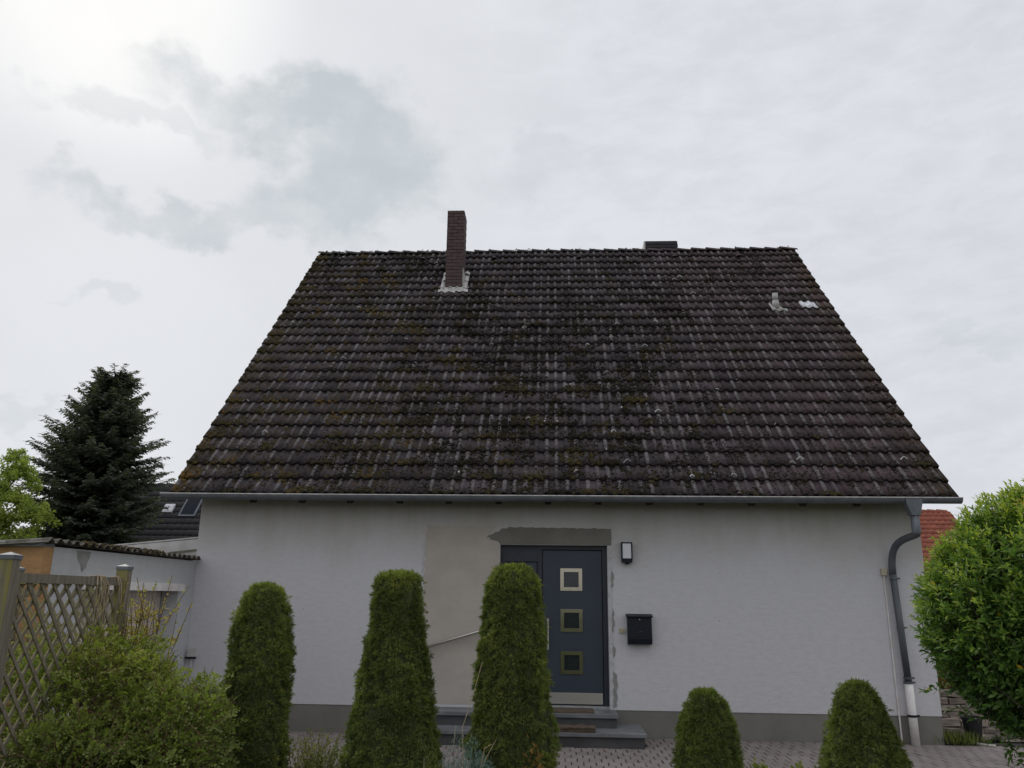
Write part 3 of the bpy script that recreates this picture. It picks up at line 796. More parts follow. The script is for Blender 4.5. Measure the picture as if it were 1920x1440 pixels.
for _ in range(95):
    u_, q_ = rng.uniform(0.2, ROOF_W - 0.2), rng.uniform(0.3, SL - 0.4)
    if rng.random() < 0.45:      # a pale arc along a roll
        k = math.floor(u_ / TW); c_ = (k + rng.choice([0.14, 0.625])) * TW; ww = rng.uniform(0.03, 0.055); sl = rng.normal() * 0.4
        pts = []
        for t in np.linspace(-1, 1, 6):
            uu = c_ + t * ww; ss = q_ - abs(t) ** 2 * 0.03 * rng.uniform(0.5, 1) + t * sl * 0.03
            hh, _r = tile_height(np.array([uu]), np.array([ss])); pts.append(rp(uu, ss, float(hh[0]) + 0.004))
        lm_.tube(pts, rng.uniform(0.004, 0.008), 5)
    else:
        for _k in range(rng.integers(1, 4)):
            uu, ss = u_ + rng.normal() * 0.03, q_ + rng.normal() * 0.03
            hh, _r = tile_height(np.array([uu]), np.array([ss])); c_ = np.array(rp(uu, ss, float(hh[0]) + 0.002))
            rr = rng.uniform(0.006, 0.015)
            ex, ey, en = np.array((1, 0, 0)), np.array((0, CA, SA)), np.array((0, -SA, CA))
            vs = [c_ + (ex * math.cos(a_) + ey * math.sin(a_)) * rr * rng.uniform(0.6, 1.3) for a_ in np.linspace(0, 2 * math.pi, 8)[:-1]] + [c_ + en * 0.006]
            lm_.add(vs, [(i, (i + 1) % 7, 7) for i in range(7)])
lm_.build('lichen', M['lichen'], roof)['kind'] = 'stuff'

# light translucent tile beside the vent pipe
mb = MB()
V, F, A = tile_mesh(401)
for (uu, ss) in ((35 * TW - 0.0, 17 * GAUGE),):
    o = link('plastic_tile', np_mesh('plastic_tile', V, F, None, False, M['skylight']), None, roof)
    mw = Matrix(((1, 0, 0, 0), (0, CA, -SA, 0), (0, SA, CA, 0), (0, 0, 0, 1))); mw.translation = Vector(rp(uu, ss, 0.008)); o.matrix_basis = mw
# rafter tails
for x in (-4.137, -3.451, -2.782, -2.095, -1.419, -0.74, -0.066, 0.612, 1.293, 1.976, 2.648, 3.323, 4.028):
    vs = []
    for xx_ in (x - 0.042, x + 0.042):
        for (y, z) in ((-0.36, 2.962), (0.0, 3.30), (0.0, 3.46), (-0.44, 3.02)): vs.append((xx_, y, z))
    MB().add(vs, [(3, 2, 1, 0), (4, 5, 6, 7), (0, 1, 5, 4), (1, 2, 6, 5), (2, 3, 7, 6), (3, 0, 4, 7)]).build('rafter', M['wood_dark'], house)
# gutter: half round with rolled front lip
gz = [(-5.352, 3.070), (5.302, 3.070)]
n = 11; vs, fs = [], []
for x in (-5.352, -1.8, 1.8, 5.302):
    sag = -0.006 if abs(x) < 3 else 0
    for rad in (0.066, 0.061):
        for i in range(n):
            a_ = math.pi * i / (n - 1)
            vs.append((x, -0.525 - rad * math.cos(a_), 3.055 + sag - rad * math.sin(a_) * 1.05))
for k in range(3):
    for i in range(n - 1):
        p0, p1 = k * 2 * n, (k + 1) * 2 * n
        fs.append((p0 + i, p1 + i, p1 + i + 1, p0 + i + 1)); fs.append((p0 + n + i, p0 + n + i + 1, p1 + n + i + 1, p1 + n + i))
    fs.append((p0, p0 + n, p1 + n, p1)); fs.append((p0 + n - 1, p1 + n - 1, p1 + 2 * n - 1, p0 + 2 * n - 1))
gm = MB().add(vs, fs)
for x, sgn in ((-5.352, 1), (5.302, -1)):
    ring_ = [(x, -0.525 - 0.065 * math.cos(math.pi * i / (n - 1)), 3.055 - 0.0685 * math.sin(math.pi * i / (n - 1))) for i in range(n)]
    ring2 = [(x + sgn * 0.003, q[1], q[2]) for q in ring_]
    gm.add(ring_ + ring2, [tuple(range(n)) if sgn < 0 else tuple(range(n - 1, -1, -1)), tuple(range(2 * n - 1, n - 1, -1)) if sgn < 0 else tuple(range(n, 2 * n))])
gutter = gm.build('gutter', M['zinc'], house)
MB().tube([(-5.352, -0.592, 3.057), (-1.8, -0.592, 3.052), (1.8, -0.592, 3.052), (5.302, -0.592, 3.057)], 0.009, 8).build('gutter_lip', M['lead'], gutter)
for x in (-3.6, -0.4, 2.6):
    mb = MB(); vs = []
    for x_ in (x - 0.03, x + 0.03):
        for i in range(n):
            a_ = math.pi * i / (n - 1); vs.append((x_, -0.525 - 0.0685 * math.cos(a_), 3.051 - 0.0715 * math.sin(a_)))
    mb.add(vs, [(i, n + i, n + i + 1, i + 1) for i in range(n - 1)]); mb.build('gutter_joint', M['zinc'], gutter)
# outlet funnel + swan neck + downpipe
dp = MB()
dp.add([(4.575, -0.5945, 3.043), (4.785, -0.5945, 3.043), (4.785, -0.45, 3.043), (4.575, -0.45, 3.043),
        (4.58, -0.594, 2.985), (4.78, -0.594, 2.985), (4.78, -0.45, 2.985), (4.58, -0.45, 2.985),
        (4.635, -0.585, 2.83), (4.745, -0.585, 2.83), (4.745, -0.465, 2.83), (4.635, -0.465, 2.83)],
       [(0, 1, 2, 3)] + [(a_ + i, a_ + 4 + i, a_ + 4 + (i + 1) % 4, a_ + (i + 1) % 4) for a_ in (0, 4) for i in range(4)] + [(11, 10, 9, 8)])
dpo = dp.build('downpipe', M['zinc'], house)
MB().tube([(4.69, -0.525, 2.85), (4.69, -0.525, 2.62), (4.685, -0.515, 2.59)], 0.055, 14).build('outlet_pipe', M['zinc'], dpo, True)
bend = []
for t in np.linspace(0, 1, 13):
    p0, p1, p2, p3 = np.array((4.70, -0.535, 2.60)), np.array((4.60, -0.36, 2.52)), np.array((4.505, -0.075, 2.58)), np.array((4.515, -0.075, 2.10))
    bend.append(tuple((1 - t) ** 3 * p0 + 3 * t * (1 - t) ** 2 * p1 + 3 * t * t * (1 - t) * p2 + t ** 3 * p3))
MB().tube(bend, 0.046, 14).build('swan_neck', M['zinc_dark'], dpo, True)
MB().tube([(4.515, -0.075, 2.14), (4.54, -0.075, 1.4), (4.565, -0.075, 0.70)], 0.044, 14).build('pipe', M['zinc_dark'], dpo, True)
MB().tube([(4.565, -0.075, 0.74), (4.572, -0.075, -0.02)], 0.053, 14).build('stand_pipe', M['white_plastic'], dpo, True)
for z, rad, mtl in ((2.045, 0.052, 'zinc_dark'), (0.80, 0.055, 'zinc_dark'), (0.745, 0.058, 'zinc_dark'), (0.345, 0.060, 'black_paint'), (1.42, 0.048, 'zinc_dark')):
    x = 4.515 + (2.14 - z) * 0.0345 if z > 0.7 else 4.569
    c_ = MB().tube([(x, -0.075, z - 0.014), (x, -0.075, z + 0.014)], rad, 14)
    c_.box(x + rad - 0.004, x + rad + 0.03, -0.083, -0.067, z - 0.011, z + 0.011).box(x - 0.01, x + 0.01, -0.04, 0.01, z - 0.01, z + 0.01)
    c_.build('clamp', M[mtl], dpo)

# brick chimney
CX0, CX1, CY0, CY1, CZ0, CZ1 = -2.205, -1.852, 3.92, 4.36, 7.35, 9.585
ch = MB().box(CX0 + 0.006, CX1 - 0.006, CY0 + 0.006, CY1 - 0.006, CZ0, CZ1 - 0.012).build('chimney', M['mortar'], house)
BH = 0.0745
nc = int((CZ1 - 7.60) / BH)
def brick_me(L, W, Hh, seed):
    r = np.random.default_rng(seed)
    v, f = chamfer_box(-L / 2, L / 2, -W / 2, W / 2, -Hh / 2, Hh / 2, 0.003)
    return MB().add([tuple(np.array(q) + r.normal(size=3) * 0.0012) for q in v], f).mesh('brick', mt=M['brick_red'])
bl = (CX1 - CX0)
b_full, b_half, b_long = [brick_me(q, 0.045, BH - 0.010, i) for i, q in enumerate((0.228, 0.112, 0.112))]
b_side = [brick_me(0.045, q, BH - 0.010, 7 + i) for i, q in enumerate((0.208, 0.10))]
for r_ in range(nc):
    z = CZ1 - BH * (r_ + 0.5)
    row = ((CX0 + 0.116, b_full), (CX0 + 0.296, b_half)) if r_ % 2 == 0 else ((CX0 + 0.058, b_half), (CX0 + 0.238, b_full))
    for x, me in row:
        o = link('brick', me, None, ch); o.location = (x, CY0 + 0.0185 + rng.normal() * 0.0015, z); o.rotation_euler = (0, 0, rng.normal() * 0.006)
    rows = ((CY0 + 0.15, 0), (CY0 + 0.365, 0)) if r_ % 2 == 0 else ((CY0 + 0.10, 1), (CY0 + 0.26, 0), (CY0 + 0.415, 1))
    for y, i in rows:
        for xs in (CX1 - 0.0185, CX0 + 0.0185):
            if xs < -2 and r_ > 4: continue
            o = link('brick', b_side[i], None, ch); o.location = (xs, min(y, CY1 - 0.052), z)
# lead flashing dressed over the tiles
fl = MB()
def rp2(x, s, n_): return rp(x - X0, s, n_)
sF_ = (CY0 + E0) / CA; sB_ = (CY1 + E0) / CA
def apron(x0, x1, s0, s1, nx, ns, base, amp):
    vs = []
    for j in range(ns + 1):
        for i in range(nx + 1):
            x = x0 + (x1 - x0) * i / nx; s2 = s0 + (s1 - s0) * j / ns
            edge = 1 if j == 0 else 0
            hh, _r = tile_height(np.array([x - X0]), np.array([s2]))
            vs.append(rp2(x, s2 - edge * abs(rng.normal()) * 0.015, max(float(hh[0]), 0.03) + base + rng.normal() * amp))
    fl.add(vs, [(j * (nx + 1) + i, j * (nx + 1) + i + 1, (j + 1) * (nx + 1) + i + 1, (j + 1) * (nx + 1) + i) for j in range(ns) for i in range(nx)])
apron(CX0 - 0.13, CX1 + 0.13, sF_ - 0.16, sF_ + 0.06, 16, 3, 0.012, 0.003)
apron(CX0 - 0.10, CX0 + 0.01, sF_ + 0.05, sB_ + 0.12, 4, 8, 0.014, 0.003)
apron(CX1 - 0.01, CX1 + 0.10, sF_ + 0.05, sB_ + 0.12, 4, 8, 0.014, 0.003)
fl.box(CX1 + 0.002, CX1 + 0.012, CY0, CY1, 7.9, 8.28)
fl.box(CX0 - 0.008, CX1 + 0.008, CY0 - 0.010, CY0 - 0.002, 7.80, 7.855)
fl.build('flashing', M['lead'], ch)

# slate-clad stack just behind the ridge
st_ = MB().box(2.16, 2.90, 6.0, 6.62, 8.2, 9.80)
ch2 = st_.build('chimney', M['slate'], house); ch2['label'] = 'low wide slate clad chimney just behind the ridge'
for r_ in range(6):
    z = 9.80 - 0.075 * (r_ + 1)
    xo = 0.12 if r_ % 2 else 0.0
    x = 2.15 - xo
    while x < 2.90:
        xa, xb = max(x, 2.152) + 0.002, min(x + 0.245, 2.908) - 0.002
        if xb - xa > 0.03:
            MB().add([(xa, 5.985, z), (xb, 5.985, z), (xb, 5.998, z + 0.085), (xa, 5.998, z + 0.085), (xa, 5.998, z), (xb, 5.998, z)],
                     [(0, 1, 2, 3), (4, 5, 1, 0), (0, 3, 4), (1, 5, 2)]).build('shingle', M['slate'], ch2)
        x += 0.245
MB().box(2.128, 2.158, 5.982, 6.62, 8.2, 9.80).build('side_sheet', M['lead'], ch2)
MB().box(2.56, 2.72, 6.15, 6.45, 9.80, 9.84).lathe([(0.05, 0.04), (0.055, 0.09), (0.02, 0.12)], (2.64, 6.3, 9.80), 12).build('chimney_cap', M['zinc'], ch2)

# vent pipe in the roof
vx, vs_ = 4.235, 5.45
vp = MB()
vp0 = rp2(vx, vs_ + 0.02, 0.03)
vp.tube([vp0, (vp0[0] + 0.0, vp0[1] - 0.02, vp0[2] + 0.16)], [0.07, 0.055], 12)
vp.tube([(vp0[0], vp0[1] - 0.02, vp0[2] + 0.15), (vp0[0] - 0.0, vp0[1] - 0.02, vp0[2] + 0.30)], 0.052, 12)
for k in range(6):
    a_ = k * math.pi / 3
    vp.beam((vp0[0] + 0.045 * math.cos(a_), vp0[1] - 0.02 + 0.045 * math.sin(a_), vp0[2] + 0.30), (vp0[0] + 0.045 * math.cos(a_), vp0[1] - 0.02 + 0.045 * math.sin(a_), vp0[2] + 0.35), 0.02, 0.008)
vpo = vp.build('vent_pipe', M['lead'], house, True)
MB().tube([(vp0[0], vp0[1] - 0.02, vp0[2] + 0.345), (vp0[0], vp0[1] - 0.02, vp0[2] + 0.36)], 0.066, 12).build('vent_cap', M['zinc_dark'], vpo)
V, F, A = tile_mesh(402)
o = link('vent_base', np_mesh('vent_base', V, F, None, False, M['lead']), None, vpo)
mw = Matrix(((1, 0, 0, 0), (0, CA, -SA, 0), (0, SA, CA, 0), (0, 0, 0, 1))); mw.translation = Vector(rp2(vx - 0.09, 17 * GAUGE - 0.12, 0.012)); o.matrix_basis = mw

# ------------------------------------------------------------------ things on and by the front wall
steps = thing('entrance_steps', 'two wide grey stone steps below the anthracite door', 'steps')
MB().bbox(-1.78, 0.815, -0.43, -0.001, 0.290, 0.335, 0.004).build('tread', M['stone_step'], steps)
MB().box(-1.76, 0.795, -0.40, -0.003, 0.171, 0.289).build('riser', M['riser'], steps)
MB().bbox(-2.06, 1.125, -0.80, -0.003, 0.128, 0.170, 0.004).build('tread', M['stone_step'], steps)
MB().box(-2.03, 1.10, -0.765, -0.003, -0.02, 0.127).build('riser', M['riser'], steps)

mat_ = MB().bbox(0.0, 0.52, -0.36, -0.03, 0.336, 0.358, 0.006)
tag(mat_.build('doormat', M['coir']), 'brown coir doormat lying in front of the door', 'doormat')
lg = MB(); vs = []
for i in range(13):
    x = -0.12 + 0.63 * i / 12
    for (y, z) in ((-0.79, 0.172), (-0.62, 0.172), (-0.61, 0.225), (-0.66, 0.245), (-0.75, 0.243), (-0.795, 0.222)):
        vs.append((x, y + rng.normal() * 0.004, z + (rng.normal() * 0.006 if z > 0.18 else 0)))
lg.add(vs, [(i * 6 + k, i * 6 + (k + 1) % 6, (i + 1) * 6 + (k + 1) % 6, (i + 1) * 6 + k) for i in range(12) for k in range(6)] + [(5, 4, 3, 2, 1, 0), tuple(72 + k for k in range(6))])
tag(lg.build('wooden_block', M['log']), 'weathered brown wooden block lying on the lower stone step', 'wood block')

hr = thing('handrail', 'stainless steel handrail rising across the beige wall patch', 'handrail', (-1.75, -0.07, 1.05))
MB().tube([(-1.80, -0.075, 1.055), (-1.0, -0.075, 1.293), (-0.78, -0.075, 1.358)], 0.021, 14).build('rail', M['steel'], hr, True)
for t in (0.12, 0.9):
    x = -1.80 + 1.02 * t; z = 1.055 + 0.303 * t
    MB().tube([(x, -0.003, z - 0.05), (x, -0.06, z - 0.05), (x, -0.075, z - 0.018)], 0.007, 8).tube([(x, -0.010, z - 0.05), (x, -0.003, z - 0.05)], 0.03, 14).build('bracket', M['steel'], hr)

lamp = thing('wall_lamp', 'black framed wall lamp with white opal panel right of the door', 'lamp', (1.003, 0, 2.2))
mb = MB(); ring(mb, 0.928, 1.078, -0.085, -0.004, 2.255, 2.490, 0.017); mb.box(0.934, 1.072, -0.02, -0.002, 2.26, 2.485)
mb.box(0.932, 1.074, -0.083, -0.004, 2.222, 2.2545)
mb.build('housing', M['black_paint'], lamp)
MB().bbox(0.946, 1.060, -0.081, -0.022, 2.273, 2.472, 0.003).build('diffuser', M['opal'], lamp)
MB().lathe([(0.012, -0.030), (0.03, -0.018), (0.034, 0.0)], (1.003, -0.055, 2.222), 14).build('motion_sensor', M['black_paint'], lamp, True)

mbx = thing('mailbox', 'black metal mailbox on the white wall right of the door', 'mailbox', (1.14, 0, 1.15))
vs = []
for (y, z, ins) in ((-0.002, 1.155, 0.012), (-0.105, 1.165, 0.012), (-0.120, 1.23, 0.010), (-0.112, 1.50, 0.012), (-0.002, 1.52, 0.012)):
    vs += [(0.975 + ins, y, z), (1.315 - ins, y, z)]
MB().add(vs, [(2 * i, 2 * i + 1, 2 * i + 3, 2 * i + 2) for i in range(4)] + [(8, 6, 4, 2, 0), (1, 3, 5, 7, 9), (8, 9, 1, 0)]).build('box', M['black_paint'], mbx)
vs = []
for (y, z) in ((-0.002, 1.522), (-0.130, 1.503), (-0.134, 1.512), (-0.128, 1.526), (-0.002, 1.548)): vs += [(0.972, y, z), (1.318, y, z)]
MB().add(vs, [(2 * i, 2 * i + 1, 2 * i + 3, 2 * i + 2) for i in range(4)] + [(8, 6, 4, 2, 0), (1, 3, 5, 7, 9)]).build('lid', M['black_paint'], mbx)
MB().tube([(1.145, -0.112, 1.478), (1.145, -0.118, 1.478)], 0.007, 10).build('lock', M['steel'], mbx)
MB().box(0.990, 1.300, -0.1215, -0.112, 1.252, 1.257).build('seam', M['deck'], mbx)
MB().tube([(1.115, -0.1225, 1.315), (1.135, -0.1225, 1.321), (1.155, -0.122, 1.324), (1.18, -0.122, 1.33)], 0.003, 6).build('emblem', M['zinc_dark'], mbx)

bell = thing('doorbell', 'small ivory doorbell plate beside the black mailbox', 'doorbell', (0.915, 0, 1.3))
MB().bbox(0.878, 0.958, -0.018, -0.001, 1.300, 1.358, 0.003).build('plate', M['ivory'], bell)
MB().tube([(0.925, -0.018, 1.326), (0.925, -0.026, 1.326)], 0.011, 10).box(0.885, 0.905, -0.020, -0.017, 1.335, 1.350).build('button', M['brass'], bell)

cond = thing('cable_conduit', 'thin white cable pipe with ivory junction box near the downpipe', 'cable pipe', (4.42, 0, 0))
MB().bbox(4.384, 4.458, -0.045, -0.001, 2.085, 2.175, 0.003).build('junction_box', M['ivory'], cond)
MB().tube([(4.420, -0.015, 2.09), (4.425, -0.015, 1.0), (4.428, -0.015, 0.0)], 0.011, 8).build('conduit', M['white_plastic'], cond)

tp = thing('garden_tap', 'grey tap box with black valve at the left wall corner', 'tap', (-4.9, 0, 0.9))
MB().bbox(-4.955, -4.865, -0.07, -0.001, 0.905, 1.02, 0.004).build('box', M['white_board'], tp)
MB().tube([(-4.98, -0.075, 0.90), (-4.83, -0.075, 0.90)], 0.014, 8).tube([(-4.9, -0.03, 0.92), (-4.9, -0.08, 0.90)], 0.012, 8).build('valve', M['black_paint'], tp)
MB().tube([(-4.91, -0.03, 0.905), (-4.91, -0.03, 0.02)], 0.016, 8).build('pipe', M['white_board'], tp)

# ------------------------------------------------------------------ garage
GX = -5.0
gar = thing('garage', 'low white garage with corrugated roof and orange front wall', 'garage', (-6.5, -1.6, 0))
gw = MB()
GY0, GY1, GT = -3.30, -0.006, 2.18
OY0, OY1, OZ = -2.75, -0.46, 1.80      # recessed gate in the long side
gw.box(-5.22, GX, GY0, OY0, -0.1, GT).box(-5.22, GX, OY1, GY1, -0.1, GT).box(-5.22, GX, OY0, OY1, OZ, GT)
gw.build('wall', M['garage_wall'], gar)
MB().box(-5.215, -4.93, OY0 - 0.05, OY1 + 0.03, OZ - 0.03, OZ + 0.065).build('lintel', M['white_plastic'], gar)
gd = MB().box(-5.29, -5.255, OY0 - 0.2, OY1 + 0.4, -0.1, OZ + 0.2).build('gate', M['wood_dark'], gar)
y = OY0 - 0.1
while y < OY1 + 0.25:
    MB().add([(-5.250, y, 0), (-5.234, y + 0.008, 0), (-5.234, y + 0.078, 0), (-5.250, y + 0.086, 0), (-5.250, y, OZ + 0.1), (-5.234, y + 0.008, OZ + 0.1), (-5.234, y + 0.078, OZ + 0.1), (-5.250, y + 0.086, OZ + 0.1)],
             [(0, 1, 5, 4), (1, 2, 6, 5), (2, 3, 7, 6), (4, 5, 6, 7)]).build('slat', M['garage_door'], gd)
    y += 0.0865
MB().box(-8.6, -5.0005, GY0 - 0.16, GY0 - 0.002, -0.1, 2.17).build('front_wall', M['orange_wall'], gar)['label'] = 'orange plastered front wall of the garage'
MB().bbox(-8.62, -5.03, GY0 - 0.20, GY0 + 0.05, 2.172, 2.222, 0.006).build('coping', M['coping'], gar)
MB().box(-8.6, -8.4, GY0 + 0.06, GY1, -0.1, 2.1).box(-8.4, -5.30, -0.2, GY1, -0.1, 2.1).build('back_wall', M['garage_wall'], gar)
# corrugated sheet: waves run along y, so the long edge shows them
vs, fs = [], []
ny = 150
ys = np.linspace(GY0 - 0.24, 0.0 - 0.02, ny)
for x, dz in ((-4.93, 0.0), (-6.6, -0.10), (-8.7, -0.24)):
    for lay in (0, 1):
        for q in ys:
            z = 2.238 + dz + 0.024 * math.sin(q * 2 * math.pi / 0.146) - 0.010 * lay - 0.012 * (q + 3.3) / 3.3
            vs.append((x + (rng.normal() * 0.006 if x > -5 else 0), q, z + 0.0))
for k in range(2):
    for lay in (0, 1):
        a_, b__ = (k * 2 + lay) * ny, ((k + 1) * 2 + lay) * ny
        for i in range(ny - 1): fs.append((a_ + i, a_ + i + 1, b__ + i + 1, b__ + i) if lay == 0 else (a_ + i, b__ + i, b__ + i + 1, a_ + i + 1))
for i in range(ny - 1): fs.append((i, ny + i, ny + i + 1, i + 1))
gr_ = MB().add(vs, fs).build('corrugated_roof', M['fibre_cement'], gar)
n = 900
yq = rng.uniform(-3.3, -0.1, n); xq = -4.94 - np.abs(rng.normal(0, 0.06, n))
keep = vn(np.stack([yq * 2.2, xq * 0 + 4, xq * 0], 1)) > 0.5
yq, xq = yq[keep], xq[keep]
Pq = np.stack([xq, yq, 2.238 + 0.024 * np.sin(yq * 2 * np.pi / 0.146) - 0.012 * (yq + 3.3) / 3.3], 1)
foliage('moss', [domes(Pq, unit(np.tile((0.3, 0, 1.0), (len(yq), 1))), rng.uniform(0.010, 0.026, len(yq)), rng.uniform(0.006, 0.016, len(yq)), np.clip(rng.normal(0.45, 0.25, len(yq)), 0, 1))], M['moss'], gr_, kind='stuff')
pk = MB()
poly = ragged([(-2.93, 2.165), (-2.83, 2.05), (-2.76, 1.95), (-2.70, 2.0), (-2.64, 2.165)], (0.01, 0.01, 0.01, 0.01, 0), seed=3)
nn = len(poly)
pk.add([(GX + 0.004, q[0], q[1]) for q in poly], [tuple(range(nn - 1, -1, -1))])
pk.build('peeled_render', M['grey_chip'], gar)

# white boards of a lean-to against the far gable side
lt = thing('lean_to', 'white fascia boards of a lean-to behind the garage roof', 'lean-to', (-5.8, 0.5, 0))
MB().add([(-6.6, 0.5, 2.39), (-5.03, 0.5, 2.54), (-5.03, 0.5, 2.40), (-6.6, 0.5, 2.22), (-6.6, 0.56, 2.39), (-5.03, 0.56, 2.54), (-5.03, 0.56, 2.40), (-6.6, 0.56, 2.22)],
         [(3, 2, 1, 0), (4, 5, 6, 7), (0, 1, 5, 4), (2, 3, 7, 6), (1, 2, 6, 5), (3, 0, 4, 7)]).build('fascia_board', M['white_board'], lt)
MB().add([(-6.6, 0.56, 2.16), (-5.03, 0.56, 2.375), (-5.03, 0.56, 2.33), (-6.6, 0.56, 2.10), (-6.6, 0.62, 2.16), (-5.03, 0.62, 2.375), (-5.03, 0.62, 2.33), (-6.6, 0.62, 2.10)],
         [(3, 2, 1, 0), (4, 5, 6, 7), (0, 1, 5, 4), (2, 3, 7, 6), (1, 2, 6, 5), (3, 0, 4, 7)]).build('lower_board', M['white_board'], lt)
MB().add([(-6.6, 0.5, 2.40), (-5.03, 0.5, 2.552), (-5.03, 3.0, 2.552), (-6.6, 3.0, 2.40), (-6.6, 0.5, 2.42), (-5.03, 0.5, 2.572), (-5.03, 3.0, 2.572), (-6.6, 3.0, 2.42)],
         [(3, 2, 1, 0), (4, 5, 6, 7), (0, 1, 5, 4), (2, 3, 7, 6), (1, 2, 6, 5), (3, 0, 4, 7)]).build('roof', M['white_board'], lt)
for x, y in ((-6.5, 0.6), (-6.5, 2.9), (-5.1, 2.9)):
    MB().box(x - 0.05, x + 0.05, y + 0.03, y + 0.13, -0.06, 2.40 if x < -6 else 2.54).build('post', M['white_board'], lt)

# ------------------------------------------------------------------ lattice fences
def lattice(name, label, A, B, zt, posts, zb=0.10, pitch=0.165):
    """lattice panel between ground points A and B"""
    A, B = Vector((*A, 0)), Vector((*B, 0))
    d = (B - A).normalized(); nrm = Vector((-d.y, d.x, 0)); L = (B - A).length
    t = thing(name, label, 'fence', A)
    ang = math.atan2(d.y, d.x)
    def P_(u_, z, off): return A + d * u_ + nrm * off + Vector((0, 0, z))
    for u_, h_ in posts:
        c_ = P_(u_, 0, 0); hw = 0.046
        mb = MB(); vs = []
        for z in (-0.06, h_):
            for i, j in ((-1, -1), (1, -1), (1, 1), (-1, 1)): vs.append(c_ + d * (i * hw) + nrm * (j * hw) + Vector((0, 0, z)))
        mb.add(vs, [(0, 3, 2, 1), (4, 5, 6, 7), (0, 1, 5, 4), (1, 2, 6, 5), (2, 3, 7, 6), (3, 0, 4, 7)])
        po = mb.build('post', M['post'], t)
        vs = []; hc = 0.052
        for z, k_ in ((h_ - 0.004, 1.0), (h_ + 0.022, 1.0)):
            for i, j in ((-1, -1), (1, -1), (1, 1), (-1, 1)): vs.append(c_ + d * (i * hc * k_) + nrm * (j * hc * k_) + Vector((0, 0, z)))
        vs.append(c_ + Vector((0, 0, h_ + 0.042)))
        MB().add(vs, [(0, 1, 5, 4), (1, 2, 6, 5), (2, 3, 7, 6), (3, 0, 4, 7), (4, 5, 8), (5, 6, 8), (6, 7, 8), (7, 4, 8), (3, 2, 1, 0)]).build('post_cap', M['zinc'], po)
    u0, u1 = 0.075, L - 0.075
    MB().beam(P_(u0, zt, 0), P_(u1, zt, 0), 0.042, 0.06).build('rail', M['post'], t)
    MB().beam(P_(u0, zb, 0), P_(u1, zb, 0), 0.042, 0.06).build('rail', M['post'], t)
    for u_ in (u0 + 0.02, u1 - 0.02): MB().beam(P_(u_, zb + 0.03, 0), P_(u_, zt - 0.03, 0), 0.04, 0.04, tuple(nrm)).build('stile', M['post'], t)
    H_ = zt - zb - 0.03; Wd = u1 - u0; z0 = zb + 0.015
    for sgn, off in ((1, 0.0065), (-1, -0.0065)):
        k = -H_ + pitch * 0.5
        while k < Wd:
            # line u = k + z (sgn +) or mirrored
            ua, za = (k, 0.0) if k >= 0 else (0.0, -k)
            ub, zb_ = (k + H_, H_) if k + H_ <= Wd else (Wd, Wd - k)
            if zb_ - za > 0.05:
                if sgn < 0: ua, ub = Wd - ua, Wd - ub
                MB().beam(P_(u0 + ua, z0 + za, off), P_(u0 + ub, z0 + zb_, off), 0.010, 0.027).build('slat', M['post'], t)
            k += pitch
    return t
lattice('lattice_fence', 'weathered wooden lattice fence with two capped posts left of the leafy bush', (-3.44, -6.20), (-3.60, -4.50), 1.83, ((0.0, 1.945), (1.708, 1.935)))
lattice('lattice_fence', 'weathered lattice panel running from the fence post to the orange garage wall', (-4.98, -3.85), (-3.72, -4.42), 1.84, ((0.0, 1.93),))

